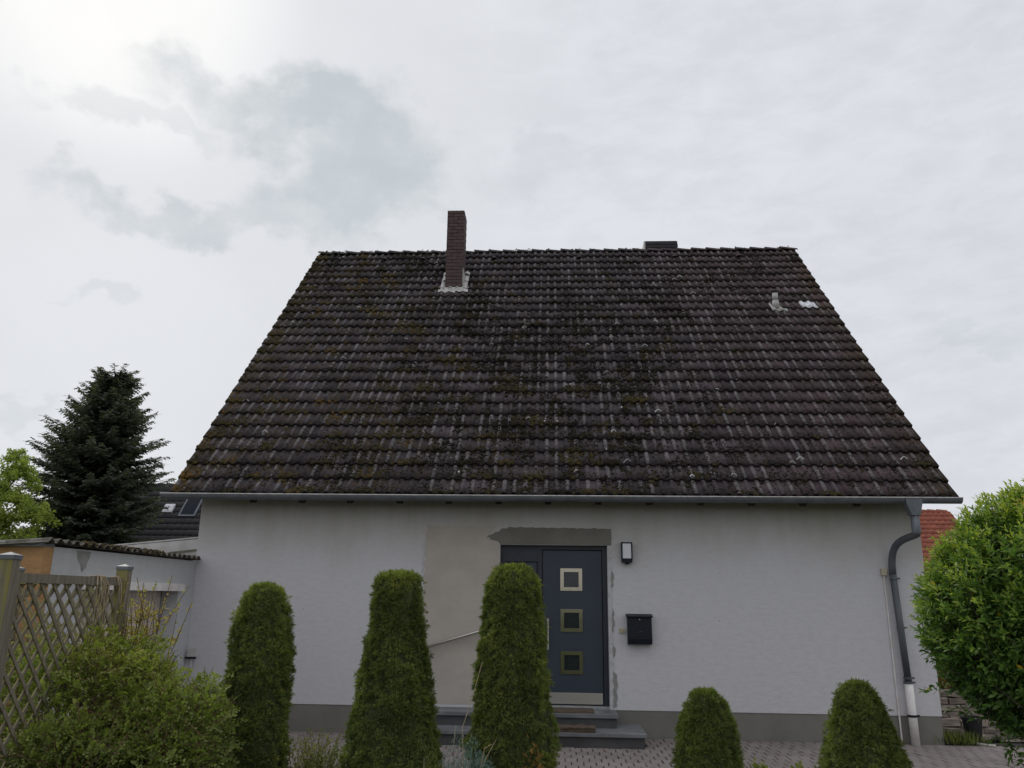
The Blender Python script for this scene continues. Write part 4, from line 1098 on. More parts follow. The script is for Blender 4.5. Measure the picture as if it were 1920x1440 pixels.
# ------------------------------------------------------------------ clipped thujas
def thuja(loc, h, prof, label, group, seed, count, lobes=()):
    """prof: list of (z fraction, radius); lobes: (z, angle, radius, size) bulges"""
    r = np.random.default_rng(seed)
    t = thing('thuja', label, 'thuja', loc, group)
    zf = np.array([p[0] for p in prof]); rf = np.array([p[1] for p in prof]) * 0.925
    h = h - 0.05
    nz = VN(seed)
    def radius(z, a):
        q = np.stack([np.cos(a) * 2.2 + 7, np.sin(a) * 2.2 + 7, z * 2.6 + seed], -1)
        q2 = q * 2.7
        R_ = np.interp(z / h, zf, rf) * (0.83 + 0.25 * nz(q) + 0.10 * nz(q2) + 0.09 * nz(q * 8.0))
        for (zl, al, rl_, sz) in lobes:
            da = (a - al + np.pi) % (2 * np.pi) - np.pi
            R_ = R_ + rl_ * np.exp(-((z - zl) / sz) ** 2 - (da / 0.42) ** 2)
        return R_
    # inner twiggy body
    nzc, na = 34, 28
    V, F = [], []
    for i in range(nzc):
        z = h * 0.985 * i / (nzc - 1)
        for k in range(na):
            a_ = 2 * math.pi * k / na
            R_ = float(radius(np.array(z), np.array(a_))) * 0.90 - 0.012
            V.append((loc[0] + R_ * math.cos(a_), loc[1] + R_ * math.sin(a_), loc[2] + z))
    for i in range(nzc - 1):
        for k in range(na): F.append((i * na + k, i * na + (k + 1) % na, (i + 1) * na + (k + 1) % na, (i + 1) * na + k))
    F.append(tuple((nzc - 1) * na + k for k in range(na)))
    MB().add(V, F).build('inner_twigs', M['thuja_core'], t)
    MB().tube([(loc[0], loc[1], -0.05), (loc[0], loc[1], h * 0.8)], [0.06, 0.02], 8).build('trunk', M['bark'], t)
    parts = []
    # sprays over the clipped surface (area weighted)
    per = 9
    nc_ = count // per
    zz = r.random(nc_ * 3) * h
    acc = r.random(nc_ * 3) < (np.interp(zz / h, zf, rf) / rf.max() + 0.1)
    zz = zz[acc][:nc_]; aa = r.random(len(zz)) * 2 * np.pi
    ntop = nc_ // 8
    rad = radius(zz, aa) * (1.0 - 0.07 * r.random(len(zz))) - 0.012 + np.where(r.random(len(zz)) < 0.035, r.uniform(0.015, 0.04, len(zz)), 0)
    Cc = np.stack([rad * np.cos(aa), rad * np.sin(aa), zz], 1)
    qa = r.random(ntop) * 2 * np.pi; qr = np.sqrt(r.random(ntop)) * rf[-1] * 1.02
    qz = h - 0.03 * h * (qr / max(rf[-1], 0.05)) ** 2 * 0.6 - r.random(ntop) * 0.03
    Cc = np.concatenate([Cc, np.stack([qr * np.cos(qa), qr * np.sin(qa), qz], 1)])
    aa = np.concatenate([aa, qa]); top = np.concatenate([np.zeros(len(zz)), np.ones(ntop)])
    out = np.stack([np.cos(aa), np.sin(aa), np.zeros(len(aa))], 1)
    # every tuft is a little fan of sprays round its own shoot
    axis = unit(out * (0.75 - 0.65 * top)[:, None] + np.array((0, 0, 1.0)) * (0.50 + 0.5 * top)[:, None] + r.normal(size=(len(aa), 3)) * 0.30)
    tone = r.normal(0, 0.10, len(aa))
    Cc, axis, out, tone = [np.repeat(q, per, axis=0) for q in (Cc, axis, out, tone)]
    n = len(Cc)
    e = r.normal(size=(n, 3)); e = unit(e - axis * (e * axis).sum(1, keepdims=True))
    A = axis * r.uniform(0.45, 1.0, n)[:, None] + e * 0.85
    P = Cc + e * 0.006 + axis * r.uniform(-0.012, 0.010, n)[:, None]
    N = axis * 0.8 - e * 0.35 + r.normal(size=(n, 3)) * 0.35 + out * 0.2
    Lz = r.uniform(0.024, 0.046, n)
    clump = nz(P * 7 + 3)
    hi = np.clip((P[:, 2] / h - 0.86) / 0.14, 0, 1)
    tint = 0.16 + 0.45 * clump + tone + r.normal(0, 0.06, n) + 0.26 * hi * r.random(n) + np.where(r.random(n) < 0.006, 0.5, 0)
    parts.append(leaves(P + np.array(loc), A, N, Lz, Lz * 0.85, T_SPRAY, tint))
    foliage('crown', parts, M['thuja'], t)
    return t
tall = 'tall clipped thujas in the front bed'
short = 'short clipped thujas in the front bed'
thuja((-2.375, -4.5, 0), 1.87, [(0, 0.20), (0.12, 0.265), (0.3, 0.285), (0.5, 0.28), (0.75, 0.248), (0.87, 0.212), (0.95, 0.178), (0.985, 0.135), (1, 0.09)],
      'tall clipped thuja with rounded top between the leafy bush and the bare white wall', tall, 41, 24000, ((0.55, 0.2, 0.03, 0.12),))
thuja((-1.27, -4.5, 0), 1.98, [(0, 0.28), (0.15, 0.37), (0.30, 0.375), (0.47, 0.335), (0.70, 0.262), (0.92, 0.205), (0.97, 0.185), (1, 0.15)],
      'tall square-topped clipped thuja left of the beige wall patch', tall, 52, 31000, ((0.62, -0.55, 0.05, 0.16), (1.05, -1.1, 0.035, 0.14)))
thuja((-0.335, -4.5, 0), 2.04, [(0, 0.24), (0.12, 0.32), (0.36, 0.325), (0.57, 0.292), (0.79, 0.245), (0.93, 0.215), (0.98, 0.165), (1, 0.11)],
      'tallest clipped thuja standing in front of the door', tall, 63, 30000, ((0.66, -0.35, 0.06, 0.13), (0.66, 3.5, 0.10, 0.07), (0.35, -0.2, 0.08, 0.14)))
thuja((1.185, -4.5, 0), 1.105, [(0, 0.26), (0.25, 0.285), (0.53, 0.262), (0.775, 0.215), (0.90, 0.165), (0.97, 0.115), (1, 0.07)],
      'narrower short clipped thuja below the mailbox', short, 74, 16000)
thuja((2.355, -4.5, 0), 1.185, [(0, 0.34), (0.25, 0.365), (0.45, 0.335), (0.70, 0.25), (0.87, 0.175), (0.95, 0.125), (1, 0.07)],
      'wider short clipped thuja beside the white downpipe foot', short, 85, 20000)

# ------------------------------------------------------------------ glossy bush on the right
bc = np.array((3.785, -5.0, 1.54))
bush = thing('glossy_bush', 'big rounded glossy green bush standing right of the house corner', 'bush', (3.9, -5.0, 0))
vnb = VN(77)
def bush_shoots(n):
    d = rand_dir(n * 2); d = d[(d[:, 1] < 0.75)][:n]
    R_ = 0.83 + 0.24 * vnb(d * 2.1 + 9) + 0.12 * vnb(d * 5 + 4)
    s = rng.random(len(d)) ** 0.36
    ax = np.array((0.98, 0.85, 1.0))
    P = bc + d * ax * (R_ * (0.45 + 0.55 * s))[:, None]
    low = (d[:, 2] < -0.15)
    P[:, 0] += np.where(low, (-d[:, 2] - 0.15) * 0.45, 0)      # skirt pulls back to the stem side
    keep = P[:, 2] > 0.42
    return P[keep], d[keep], s[keep], R_[keep]
P, D, Sf, Rr = bush_shoots(8600)
# some drooping lower shoots
k = 700
Pl = np.stack([rng.uniform(2.75, 4.4, k), rng.uniform(-5.6, -4.5, k), rng.uniform(0.40, 1.2, k)], 1)
Pl = Pl[Pl[:, 0] > 2.84 + np.clip(1.25 - Pl[:, 2], 0, 1) * 0.72 + 0.25 * (vnb(Pl * 3) - 0.4)]
k = len(Pl)
P = np.concatenate([P, Pl]); D = np.concatenate([D, unit(Pl - bc)]); Sf = np.concatenate([Sf, rng.random(k) * 0.8]); 
parts = []; stems = MB()
LP, LA, LN, LL, LT = [], [], [], [], []
for p_, d_, s_f in zip(P, D, Sf):
    ax = unit(d_ * 0.8 + np.array((0, 0, 0.55)) + rng.normal(size=3) * 0.35)
    L_ = rng.uniform(0.07, 0.16)
    e1 = unit(np.cross(ax, (0.3, 0.2, 1.0))); e2 = np.cross(ax, e1)
    young = s_f > 0.93 and d_[2] > -0.1
    for q in range(9):
        t = q / 8
        a_ = q * 2.4 + rng.random()
        o_ = e1 * math.cos(a_) + e2 * math.sin(a_)
        LP.append(p_ + ax * L_ * (t - 0.4) + o_ * 0.004)
        la = o_ * (0.95 - 0.55 * t) + ax * (0.35 + 0.75 * t) + np.array((0, 0, -0.12))
        LA.append(la); LN.append(ax * 1.0 - o_ * 0.3 + np.array((0, 0, 0.35)) + rng.normal(size=3) * 0.2)
        LL.append(rng.uniform(0.036, 0.060) * (0.75 if young and t > 0.7 else 1))
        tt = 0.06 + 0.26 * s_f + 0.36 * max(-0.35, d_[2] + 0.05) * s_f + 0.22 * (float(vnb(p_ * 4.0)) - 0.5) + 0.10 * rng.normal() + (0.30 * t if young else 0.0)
        LT.append(min(tt, 0.95) if rng.random() > 0.004 else 1.0)
    if rng.random() < 0.4: stems.tube([p_ - ax * L_ * 1.6, p_ + ax * L_ * 0.5], [0.004, 0.002], 4, False)
LP, LA, LN, LL, LT = map(np.array, (LP, LA, LN, LL, LT))
# the leaves nearest the camera are parts of their own, the rest one mass
toward = ((LP - CAM) @ fw); infront = np.linalg.norm(LP - CAM, axis=1)
outer = np.linalg.norm((LP - bc) / (0.98, 0.85, 1.0), axis=1)
score = infront - outer * 0.9
vx_ = (LP - CAM) @ rt / toward
idx = np.argsort(np.where(vx_ < 0.66, score, 99))[:300]
sel = np.zeros(len(LP), bool); sel[idx] = True
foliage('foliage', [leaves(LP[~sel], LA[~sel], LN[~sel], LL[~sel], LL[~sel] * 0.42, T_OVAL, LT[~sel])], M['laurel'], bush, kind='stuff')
lms = []
for i in range(10):
    V, F, T_ = leaves(np.zeros((1, 3)), np.array([[1.0, 0, 0]]), np.array([[0, 0, 1.0]]), 1.0, 0.42, T_OVAL, np.array([0.25 + 0.06 * i]))
    lms.append(np_mesh('leaf', V, F, {'tint': T_}, False, M['laurel']))
bl_ = wloc(bush)
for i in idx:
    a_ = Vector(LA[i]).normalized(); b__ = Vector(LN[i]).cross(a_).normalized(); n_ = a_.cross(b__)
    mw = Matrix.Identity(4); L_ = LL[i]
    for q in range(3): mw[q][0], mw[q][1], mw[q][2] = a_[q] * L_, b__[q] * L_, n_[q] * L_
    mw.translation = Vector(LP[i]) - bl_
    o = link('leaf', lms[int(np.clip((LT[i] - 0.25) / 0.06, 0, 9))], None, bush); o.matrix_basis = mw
for k in range(14):
    a_ = rng.uniform(0, 6.28); e = rand_dir(1)[0]
    tip = bc + np.array((math.cos(a_) * 0.7, math.sin(a_) * 0.55, rng.uniform(-0.3, 0.7)))
    b0 = np.array((3.95 + rng.normal() * 0.08, -5.0 + rng.normal() * 0.08, -0.05))
    mid = b0 * 0.45 + tip * 0.55 + np.array((0.12, 0, -0.1)) + rng.normal(size=3) * 0.06
    stems.tube([b0, mid, tip], [0.028, 0.016, 0.005], 6, False)
stems.build('stems', M['bark'], bush)

# ------------------------------------------------------------------ small-leaved bush on the left
lb = thing('leafy_bush', 'spreading small-leaved green bush growing in front of the lattice fence', 'bush', (-3.1, -4.9, 0))
vl = VN(91)
def shell_points(n, c, rx, ry, rz, zmin, inner=0.5):
    d = rand_dir(n); d[:, 2] = np.where(d[:, 2] < -0.55, -d[:, 2], d[:, 2]); d = unit(d)
    R_ = 0.74 + 0.40 * vl(d * 2.3 + 5) + 0.22 * vl(d * 5.5 + 2)
    s = inner + (1 - inner) * rng.random(n) ** 0.55
    P = np.array(c) + d * (rx, ry, rz) * (R_ * s)[:, None]
    k = (P[:, 2] > zmin) & (rng.random(n) < 0.40 + 0.75 * np.clip(P[:, 2] / c[2], 0, 1)) & (vl(P * 3.7 + 1) > 0.30)
    return P[k], d[k], s[k]
LPs, LAs, LNs, LLs, LTs = [], [], [], [], []
stems = MB()
blobs = [((-3.38, -5.0, 0.74), 0.60, 0.62, 0.70, 1100), ((-2.78, -5.1, 0.60), 0.46, 0.5, 0.58, 800), ((-4.0, -4.75, 0.75), 0.45, 0.5, 0.66, 420), ((-2.62, -5.45, 0.42), 0.36, 0.36, 0.46, 420), ((-3.2, -5.6, 0.45), 0.5, 0.4, 0.52, 620)]
for c_, rx, ry, rz, n in blobs:
    P, D, Sf = shell_points(int(n * 2.1), c_, rx, ry, rz, 0.05)
    for p_, d_, s_f in zip(P, D, Sf):
        ax = unit(d_ * 0.7 + np.array((0.1, 0, 0.35)) + rng.normal(size=3) * 0.6)
        L_ = rng.uniform(0.10, 0.26)
        m_ = 12
        side = unit(np.cross(ax, rng.normal(size=3)))
        flatn = np.cross(ax, side)
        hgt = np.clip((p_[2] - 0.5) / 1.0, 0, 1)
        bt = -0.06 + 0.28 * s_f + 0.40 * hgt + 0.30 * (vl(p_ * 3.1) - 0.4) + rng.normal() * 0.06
        for q in range(m_):
            t = (q + 0.5) / m_
            o_ = side * (1 if q % 2 else -1)
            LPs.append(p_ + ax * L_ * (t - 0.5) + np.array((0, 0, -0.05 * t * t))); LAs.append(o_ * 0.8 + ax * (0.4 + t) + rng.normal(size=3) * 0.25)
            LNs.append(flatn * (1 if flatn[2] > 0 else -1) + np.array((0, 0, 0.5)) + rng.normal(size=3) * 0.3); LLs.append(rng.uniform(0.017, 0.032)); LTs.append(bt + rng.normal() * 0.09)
        if rng.random() < 0.3: stems.tube([p_ - ax * L_ * 0.9, p_ + ax * L_ * 0.5], [0.003, 0.0015], 4, False)
LPs, LAs, LNs, LLs, LTs = map(np.array, (LPs, LAs, LNs, LLs, LTs))
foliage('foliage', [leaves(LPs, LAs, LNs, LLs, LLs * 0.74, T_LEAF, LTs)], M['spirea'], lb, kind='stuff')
for k in range(60):
    b0 = np.array((rng.uniform(-3.5, -2.7), rng.uniform(-5.3, -4.7), 0)); c_, rx, ry, rz, _ = blobs[k % len(blobs)]
    d_ = rand_dir(1)[0]; d_[2] = abs(d_[2]); tip = np.array(c_) + d_ * (rx, ry, rz) * 0.85
    stems.tube([b0, b0 * 0.4 + tip * 0.6 + rng.normal(size=3) * 0.06, tip], [0.009, 0.006, 0.002], 5, False)
stems.build('stems', M['twig'], lb)

def twiggy(name, label, cat, base, height, spread, n, mt_leaf, leaf_n, leaf_l, leafsize_t=(0.3, 0.9), lean=(0, 0, 0), rad=0.005, stem='twig', up_=1.0):
    t = thing(name, label, cat, base)
    st = MB(); P, A, N, L_, T_ = [], [], [], [], []
    for _ in range(n):
        p0 = np.array(base, float) + np.array((rng.normal() * spread * 0.3, rng.normal() * spread * 0.3, 0))
        d_ = np.array((rng.normal() * spread + lean[0], rng.normal() * spread + lean[1], height * up_ * rng.uniform(0.6, 1.0)))
        pts = [p0]; 
        for q in range(1, 5):
            pts.append(p0 + d_ * q / 4 + rng.normal(size=3) * 0.025 * (q / 4) + np.array((0, 0, -0.02 * spread * (q / 4) ** 2)))
        st.tube(pts, list(np.linspace(rad, rad * 0.35, 5)), 4, False)
        for _b in range(3):
            i0 = rng.integers(1, 4); b1 = pts[i0] + np.array((rng.normal() * 0.10, rng.normal() * 0.10, rng.uniform(0.0, 0.14))) * max(0.5, height)
            st.tube([pts[i0], b1], [rad * 0.5, rad * 0.25], 4, False)
            for _l in range(leaf_n // 4):
                q = rng.random(); P.append(pts[i0] * (1 - q) + b1 * q); A.append(rng.normal(size=3) + (0, 0, 0.4)); N.append(rng.normal(size=3) + (0, 0, 1)); L_.append(leaf_l * rng.uniform(0.5, 1.2)); T_.append(rng.uniform(*leafsize_t))
        for _l in range(leaf_n):
            q = rng.uniform(0.15, 1.0) * 4; i0 = min(int(q), 3); f_ = q - i0
            P.append(pts[i0] * (1 - f_) + pts[i0 + 1] * f_); A.append(rng.normal(size=3) + (0, 0, 0.6)); N.append(rng.normal(size=3) + (0, 0, 1)); L_.append(leaf_l * rng.uniform(0.5, 1.2)); T_.append(rng.uniform(*leafsize_t))
    st.build('stems', M[stem], t)
    if P: foliage('foliage', [leaves(np.array(P), np.array(A), np.array(N), np.array(L_), np.array(L_) * 0.6, T_LEAF, np.array(T_))], M[mt_leaf], t, kind='stuff')
    return t
twiggy('thorny_shrub', 'loose thorny shrub with yellowish sprigs around the far fence post', 'shrub', (-3.50, -4.36, 0.5), 1.36, 0.14, 42, 'spirea', 56, 0.030, (0.7, 1.15), lean=(0.06, -0.02, 0), rad=0.006)
twiggy('arching_shrub', 'thin arching twigs with tiny leaves before the garage gate', 'shrub', (-2.95, -4.2, 0.2), 0.98, 0.14, 4, 'spirea', 40, 0.026, (0.5, 1.0), lean=(0.06, 0, 0), rad=0.0045)
twiggy('bare_shrub', 'nearly bare orange-twigged shrub behind the near fence post', 'shrub', (-4.42, -4.95, 0.2), 1.95, 0.16, 34, 'orange_dry', 8, 0.022, (0.2, 0.9), rad=0.006)
# dry vine hanging over the top rail
vt = thing('dry_vine', 'pale dry vine strands hanging over the fence top rail', 'vine', (-3.58, -4.9, 1.86))
vm = MB()
for k in range(7):
    y0 = rng.uniform(-5.15, -4.6); x0 = -3.50 - 0.094 * (y0 + 6.2) - 0.0
    x0 = -3.44 + (-0.16) * (y0 + 6.2) / 1.7
    L_ = rng.uniform(0.15, 0.42)
    vm.tube([(x0 - 0.03, y0, 1.865), (x0 + 0.028, y0 + 0.01, 1.868), (x0 + 0.05, y0 + 0.02 + rng.normal() * 0.02, 1.80), (x0 + 0.045 + rng.normal() * 0.02, y0 + 0.05, 1.80 - L_)], [0.005, 0.006, 0.005, 0.002], 5)
vm.build('strands', M['dry'], vt)

# ------------------------------------------------------------------ low plants in the bed
twiggy('stem_plant', 'clump of thin leafy stems between the two left tall thujas', 'plant', (-1.90, -4.35, 0), 0.70, 0.15, 110, 'weed', 26, 0.027, (0.2, 1.0), rad=0.0032, stem='weed_stem')
def mound(name, label, cat, c_, r_, h_, n, mt, size, tmpl=T_SPRAY, tr=(0.2, 0.9)):
    t = thing(name, label, cat, (c_[0], c_[1], 0))
    d = rand_dir(n); d[:, 2] = np.abs(d[:, 2]); P = np.array((c_[0], c_[1], 0.0)) + d * (r_, r_, h_) * (0.6 + 0.4 * rng.random(n) ** 0.5)[:, None] * (0.75 + 0.5 * vn(d * 3.3 + 2))[:, None]
    A = d + rng.normal(size=(n, 3)) * 0.5 + (0, 0, 0.3); L_ = rng.uniform(0.6, 1.3, n) * size
    foliage('foliage', [leaves(P, A, rng.normal(size=(n, 3)), L_, L_ * 0.7, tmpl, rng.uniform(*tr, n))], M[mt], t, kind='stuff')
    mb = MB()
    for k in range(10): mb.tube([(c_[0], c_[1], -0.03), P[k] * 0.9 + np.array((c_[0], c_[1], 0)) * 0.1], [0.008, 0.003], 5, False)
    mb.build('stems', M['bark'], t)
    return t
mound('blue_juniper', 'low blue-green juniper at the foot of the tallest thuja', 'juniper', (-0.60, -4.98), 0.27, 0.74, 6500, 'juniper', 0.024)
mound('low_juniper', 'small grey-green juniper beside the blue one', 'juniper', (-0.90, -4.95), 0.19, 0.70, 2600, 'weed', 0.024)
mound('orange_plant', 'small orange dried plant before the tallest thuja', 'plant', (-0.14, -5.0), 0.11, 0.80, 420, 'orange_dry', 0.035)
for x, y, h_, lab in ((1.89, -3.2, 0.31, 'pale green leafy plant near the narrower short thuja'), (2.22, -3.25, 0.315, 'pale green leafy plant midway between the short thujas'), (2.45, -3.3, 0.36, 'yellowish leafy plant touching the wider short thuja')):
    mound('leafy_plant', lab, 'plant', (x, y), 0.12, h_, 260, 'weed', 0.05, T_LEAF, (0.4, 1.0))['group'] = 'low leafy plants at the paving edge'
ds = thing('dry_stalks', 'pale bent dry stalks standing before the tallest thuja', 'stalks', (-0.62, -4.95, 0))
for pts in (((-0.62, -4.95, 0), (-0.665, -4.95, 0.82), (-0.60, -4.93, 1.02), (-0.53, -4.92, 1.28)), ((-0.70, -4.95, 0), (-0.725, -4.95, 0.70), (-0.715, -4.95, 0.83)), ((-0.50, -5.05, 0), (-0.50, -5.05, 0.60), (-0.41, -5.05, 0.76)), ((-0.53, -5.05, 0.0), (-0.515, -5.05, 0.60), (-0.49, -5.05, 0.70), (-0.44, -5.05, 0.73)), ((-0.92, -5.0, 0), (-0.93, -5.0, 0.62))):
    MB().tube(pts, list(np.linspace(0.0035, 0.0022, len(pts))), 5).build('stalk', M['dry'], ds)

# ------------------------------------------------------------------ right side strip beside the house
sw = thing('dry_stone_wall', 'low dry stone wall beside the house corner', 'stone wall', (5.8, 0.9, 0))
for r_ in range(7):
    x = 5.02 + rng.uniform(0, 0.15); z = -0.03 + r_ * 0.085
    while x < 7.4:
        L_ = rng.uniform(0.14, 0.38); hh = rng.uniform(0.06, 0.082); yy = 0.55 + r_ * 0.06 + rng.normal() * 0.025
        v, f = chamfer_box(x, x + L_ - 0.012, yy, yy + 0.35, z, z + hh, 0.012)
        MB().add([tuple(np.array(q) + rng.normal(size=3) * 0.009) for q in v], f).build('stone', M['stone'], sw)
        x += L_
pot = thing('plant_pot', 'black plastic pot standing at the stone wall', 'pot', (5.42, 0.18, 0))
MB().lathe([(0.085, -0.01), (0.118, 0.28), (0.128, 0.285), (0.128, 0.32), (0.114, 0.32), (0.105, 0.25)], (5.42, 0.18, 0), 18).build('pot', M['black_pot'], pot)
MB().lathe([(0.03, 0.252), (0.106, 0.256)], (5.42, 0.18, 0), 12).build('soil', M['soil'], pot)
tag(MB().tube([(5.28, 0.10, 0.03), (5.36, 0.02, 0.02), (5.45, -0.06, 0.014), (5.54, -0.10, 0.014)], 0.016, 8).build('hose', M['hose']), 'short pale hose end lying beside the black pot', 'hose')
def grass_tuft(name, label, c_, n, h_, mt='weed', spread=0.12):
    P = np.array((c_[0], c_[1], 0)) + rng.normal(size=(n, 3)) * (spread, spread * 0.5, 0)
    A = rng.normal(size=(n, 3)) * 0.35 + (0, 0, 1); L_ = rng.uniform(0.5, 1.0, n) * h_
    V, F, T_ = leaves(P, A, rng.normal(size=(n, 3)), L_, 0.012, T_LEAF, rng.uniform(0.2, 0.8, n))
    return tag(link(name, np_mesh(name, V, F, {'tint': T_}, False, M[mt])), label, 'grass tuft', kind='stuff')
grass_tuft('grass_tuft', 'green grass tuft growing at the right house corner', (5.17, 0.06), 260, 0.20)
def leafball(name, label, cat, c_, r_, n, mt, size, tmpl=T_LEAF, tr=(0.0, 0.7), trunk=True, group=None):
    t = thing(name, label, cat, (c_[0], c_[1], 0), group)
    d = rand_dir(n); P = np.array(c_) + d * np.array(r_) * (0.45 + 0.55 * rng.random(n) ** 0.5)[:, None] * (0.72 + 0.5 * vn(d * 2.7 + c_[0]))[:, None]
    P[:, 2] = np.maximum(P[:, 2], 0.03); L_ = rng.uniform(0.6, 1.3, n) * size
    foliage('crown', [leaves(P, d * 0.6 + rng.normal(size=(n, 3)) * 0.7, rng.normal(size=(n, 3)) + (0, 0, 0.8), L_, L_ * 0.6, tmpl, rng.uniform(*tr, n))], M[mt], t)
    mb = MB()
    for k in range(6): mb.tube([(c_[0] + rng.normal() * 0.05, c_[1], -0.06), tuple(P[k])], [0.04, 0.01], 6, False)
    mb.build('trunk', M['bark'], t)
    return t
leafball('dark_shrub', 'dark green shrub behind the stone wall', 'shrub', (7.2, 3.2, 0.95), (1.1, 0.8, 0.95), 5000, 'laurel', 0.08, tr=(0.0, 0.35))
leafball('orange_shrub', 'orange-brown shrub above the stone wall at the house corner', 'shrub', (6.05, 1.6, 0.72), (0.42, 0.4, 0.48), 1500, 'orange_dry', 0.045, tr=(0.0, 0.5))
leafball('green_shrub', 'green leafy shrub on top of the stone wall', 'shrub', (6.6, 1.5, 0.75), (0.5, 0.4, 0.5), 2000, 'spirea', 0.045, tr=(0.1, 0.7))
leafball('distant_shrub', 'tall green shrub far behind the right house corner', 'shrub', (12.5, 12.0, 1.6), (2.6, 1.4, 1.7), 6000, 'spirea', 0.14, tr=(0.0, 0.6))

# ------------------------------------------------------------------ neighbours
def far_house(name, label, x0, x1, ye, ze, yr, zr, course, mt, wallmt, pitch_x, amp=0.03):
    t = thing(name, label, 'house', ((x0 + x1) / 2, ye, 0))
    MB().box(x0 + 0.3, x1 - 0.3, ye + 0.4, 2 * yr - ye - 0.4, -0.06, ze + 0.2).build('wall', M[wallmt], t)
    gb = MB(); yb = 2 * yr - ye
    for xa, xb in ((x0 + 0.3, x0 + 0.5), (x1 - 0.5, x1 - 0.3)):
        p = [(ye + 0.4, ze + 0.2), (yb - 0.4, ze + 0.2), (yr, zr - 0.15)]
        gb.add([(xa, y, z) for y, z in p] + [(xb, y, z) for y, z in p], [(2, 1, 0), (3, 4, 5), (0, 1, 4, 3), (1, 2, 5, 4), (2, 0, 3, 5)])
    gb.build('gable', M[wallmt], t)
    L_ = math.hypot(yr - ye, zr - ze); c_, s_2 = (yr - ye) / L_, (zr - ze) / L_
    rf = MB().add([(x0, ye, ze - 0.06), (x1, ye, ze - 0.06), (x1, yr, zr - 0.06), (x0, yr, zr - 0.06), (x0, yb, ze - 0.06), (x1, yb, ze - 0.06)], [(0, 1, 2, 3), (3, 2, 5, 4)]).build('roof', M[mt], t)
    # waved courses, each a step above the next
    nx = int((x1 - x0) / pitch_x) * 4
    us = np.linspace(0, x1 - x0, nx + 1); hh = amp * np.maximum(0, np.sin(us * 2 * np.pi / pitch_x)) ** 0.7
    V, F, b = [], [], 0
    k = 0
    while k * course < L_ - 0.02:
        s0 = k * course
        for s2, n_ in ((s0, 0.055 + 0.0), (min(s0 + course * 1.08, L_), 0.012)):
            V.append(np.stack([x0 + us, np.full_like(us, ye) + s2 * c_ - (n_ + hh) * s_2, ze + s2 * s_2 + (n_ + hh) * c_], 1))
        V.append(np.stack([x0 + us, np.full_like(us, ye) + s0 * c_ - 0.0 * s_2, np.full_like(us, ze + s0 * s_2)], 1))
        i = np.arange(nx)
        F.append(np.stack([b + i, b + i + 1, b + nx + 2 + i, b + nx + 1 + i], 1)); F.append(np.stack([b + 2 * (nx + 1) + i, b + 2 * (nx + 1) + i + 1, b + i + 1, b + i], 1))
        b += 3 * (nx + 1); k += 1
    o = link('tile_courses', np_mesh('tile_courses', np.concatenate(V), np.concatenate(F), None, False, M[mt]), None, rf); o.location = -wloc(t); o['kind'] = 'stuff'
    mb = MB()
    x = x0
    while x < x1 - 0.2:
        mb = MB().tube([(x, yr, zr - 0.02), (x + 0.42, yr, zr - 0.04)], [0.14, 0.12], 10); mb.build('ridge_tile', M[mt], rf); x += 0.40
    def rpos(x, y, n_): 
        s2 = (y - ye) / c_
        return Vector((x, y - n_ * s_2, ze + s2 * s_2 + n_ * c_))
    return t, rf, rpos
nh, nrf, rpos = far_house('neighbour_house', 'neighbouring house with dark tiled roof behind the dark fir', -18.9, -14.55, 20.97, 3.25, 23.6, 6.40, 0.34, 'far_tile', 'far_wall', 0.30)
def roof_window(x0, x1, ya, yb, label, frame_m, pane_m, b=0.07, up_=0.12):
    q = [rpos(x0, ya, up_), rpos(x1, ya, up_), rpos(x1, yb, up_), rpos(x0, yb, up_)]
    base = [rpos(x0, ya, 0.0), rpos(x1, ya, 0.0), rpos(x1, yb, 0.0), rpos(x0, yb, 0.0)]
    fo = MB().add(q + base, [(0, 1, 2, 3), (4, 5, 1, 0), (5, 6, 2, 1), (6, 7, 3, 2), (7, 4, 0, 3)]).build('roof_window', M[frame_m], nh)
    fo['label'] = label
    u_ = up_ + 0.012; dy = b * 0.8
    MB().add([rpos(x0 + b, ya + dy, u_), rpos(x1 - b, ya + dy, u_), rpos(x1 - b, yb - dy, u_), rpos(x0 + b, yb - dy, u_)], [(0, 1, 2, 3)]).build('pane', M[pane_m], fo)
roof_window(-15.98, -15.26, 22.30, 23.15, 'dark roof window with grey frame', 'zinc', 'solar')
roof_window(-16.79, -16.36, 22.46, 22.76, 'small white skylight', 'skylight', 'skylight', 0.05)
far_house('red_roofed_house', 'house with red clay roof behind the glossy bush', 10.5, 17.45, 20.6, 2.0, 25.0, 5.60, 0.33, 'red_tile', 'far_wall', 0.24, 0.04)

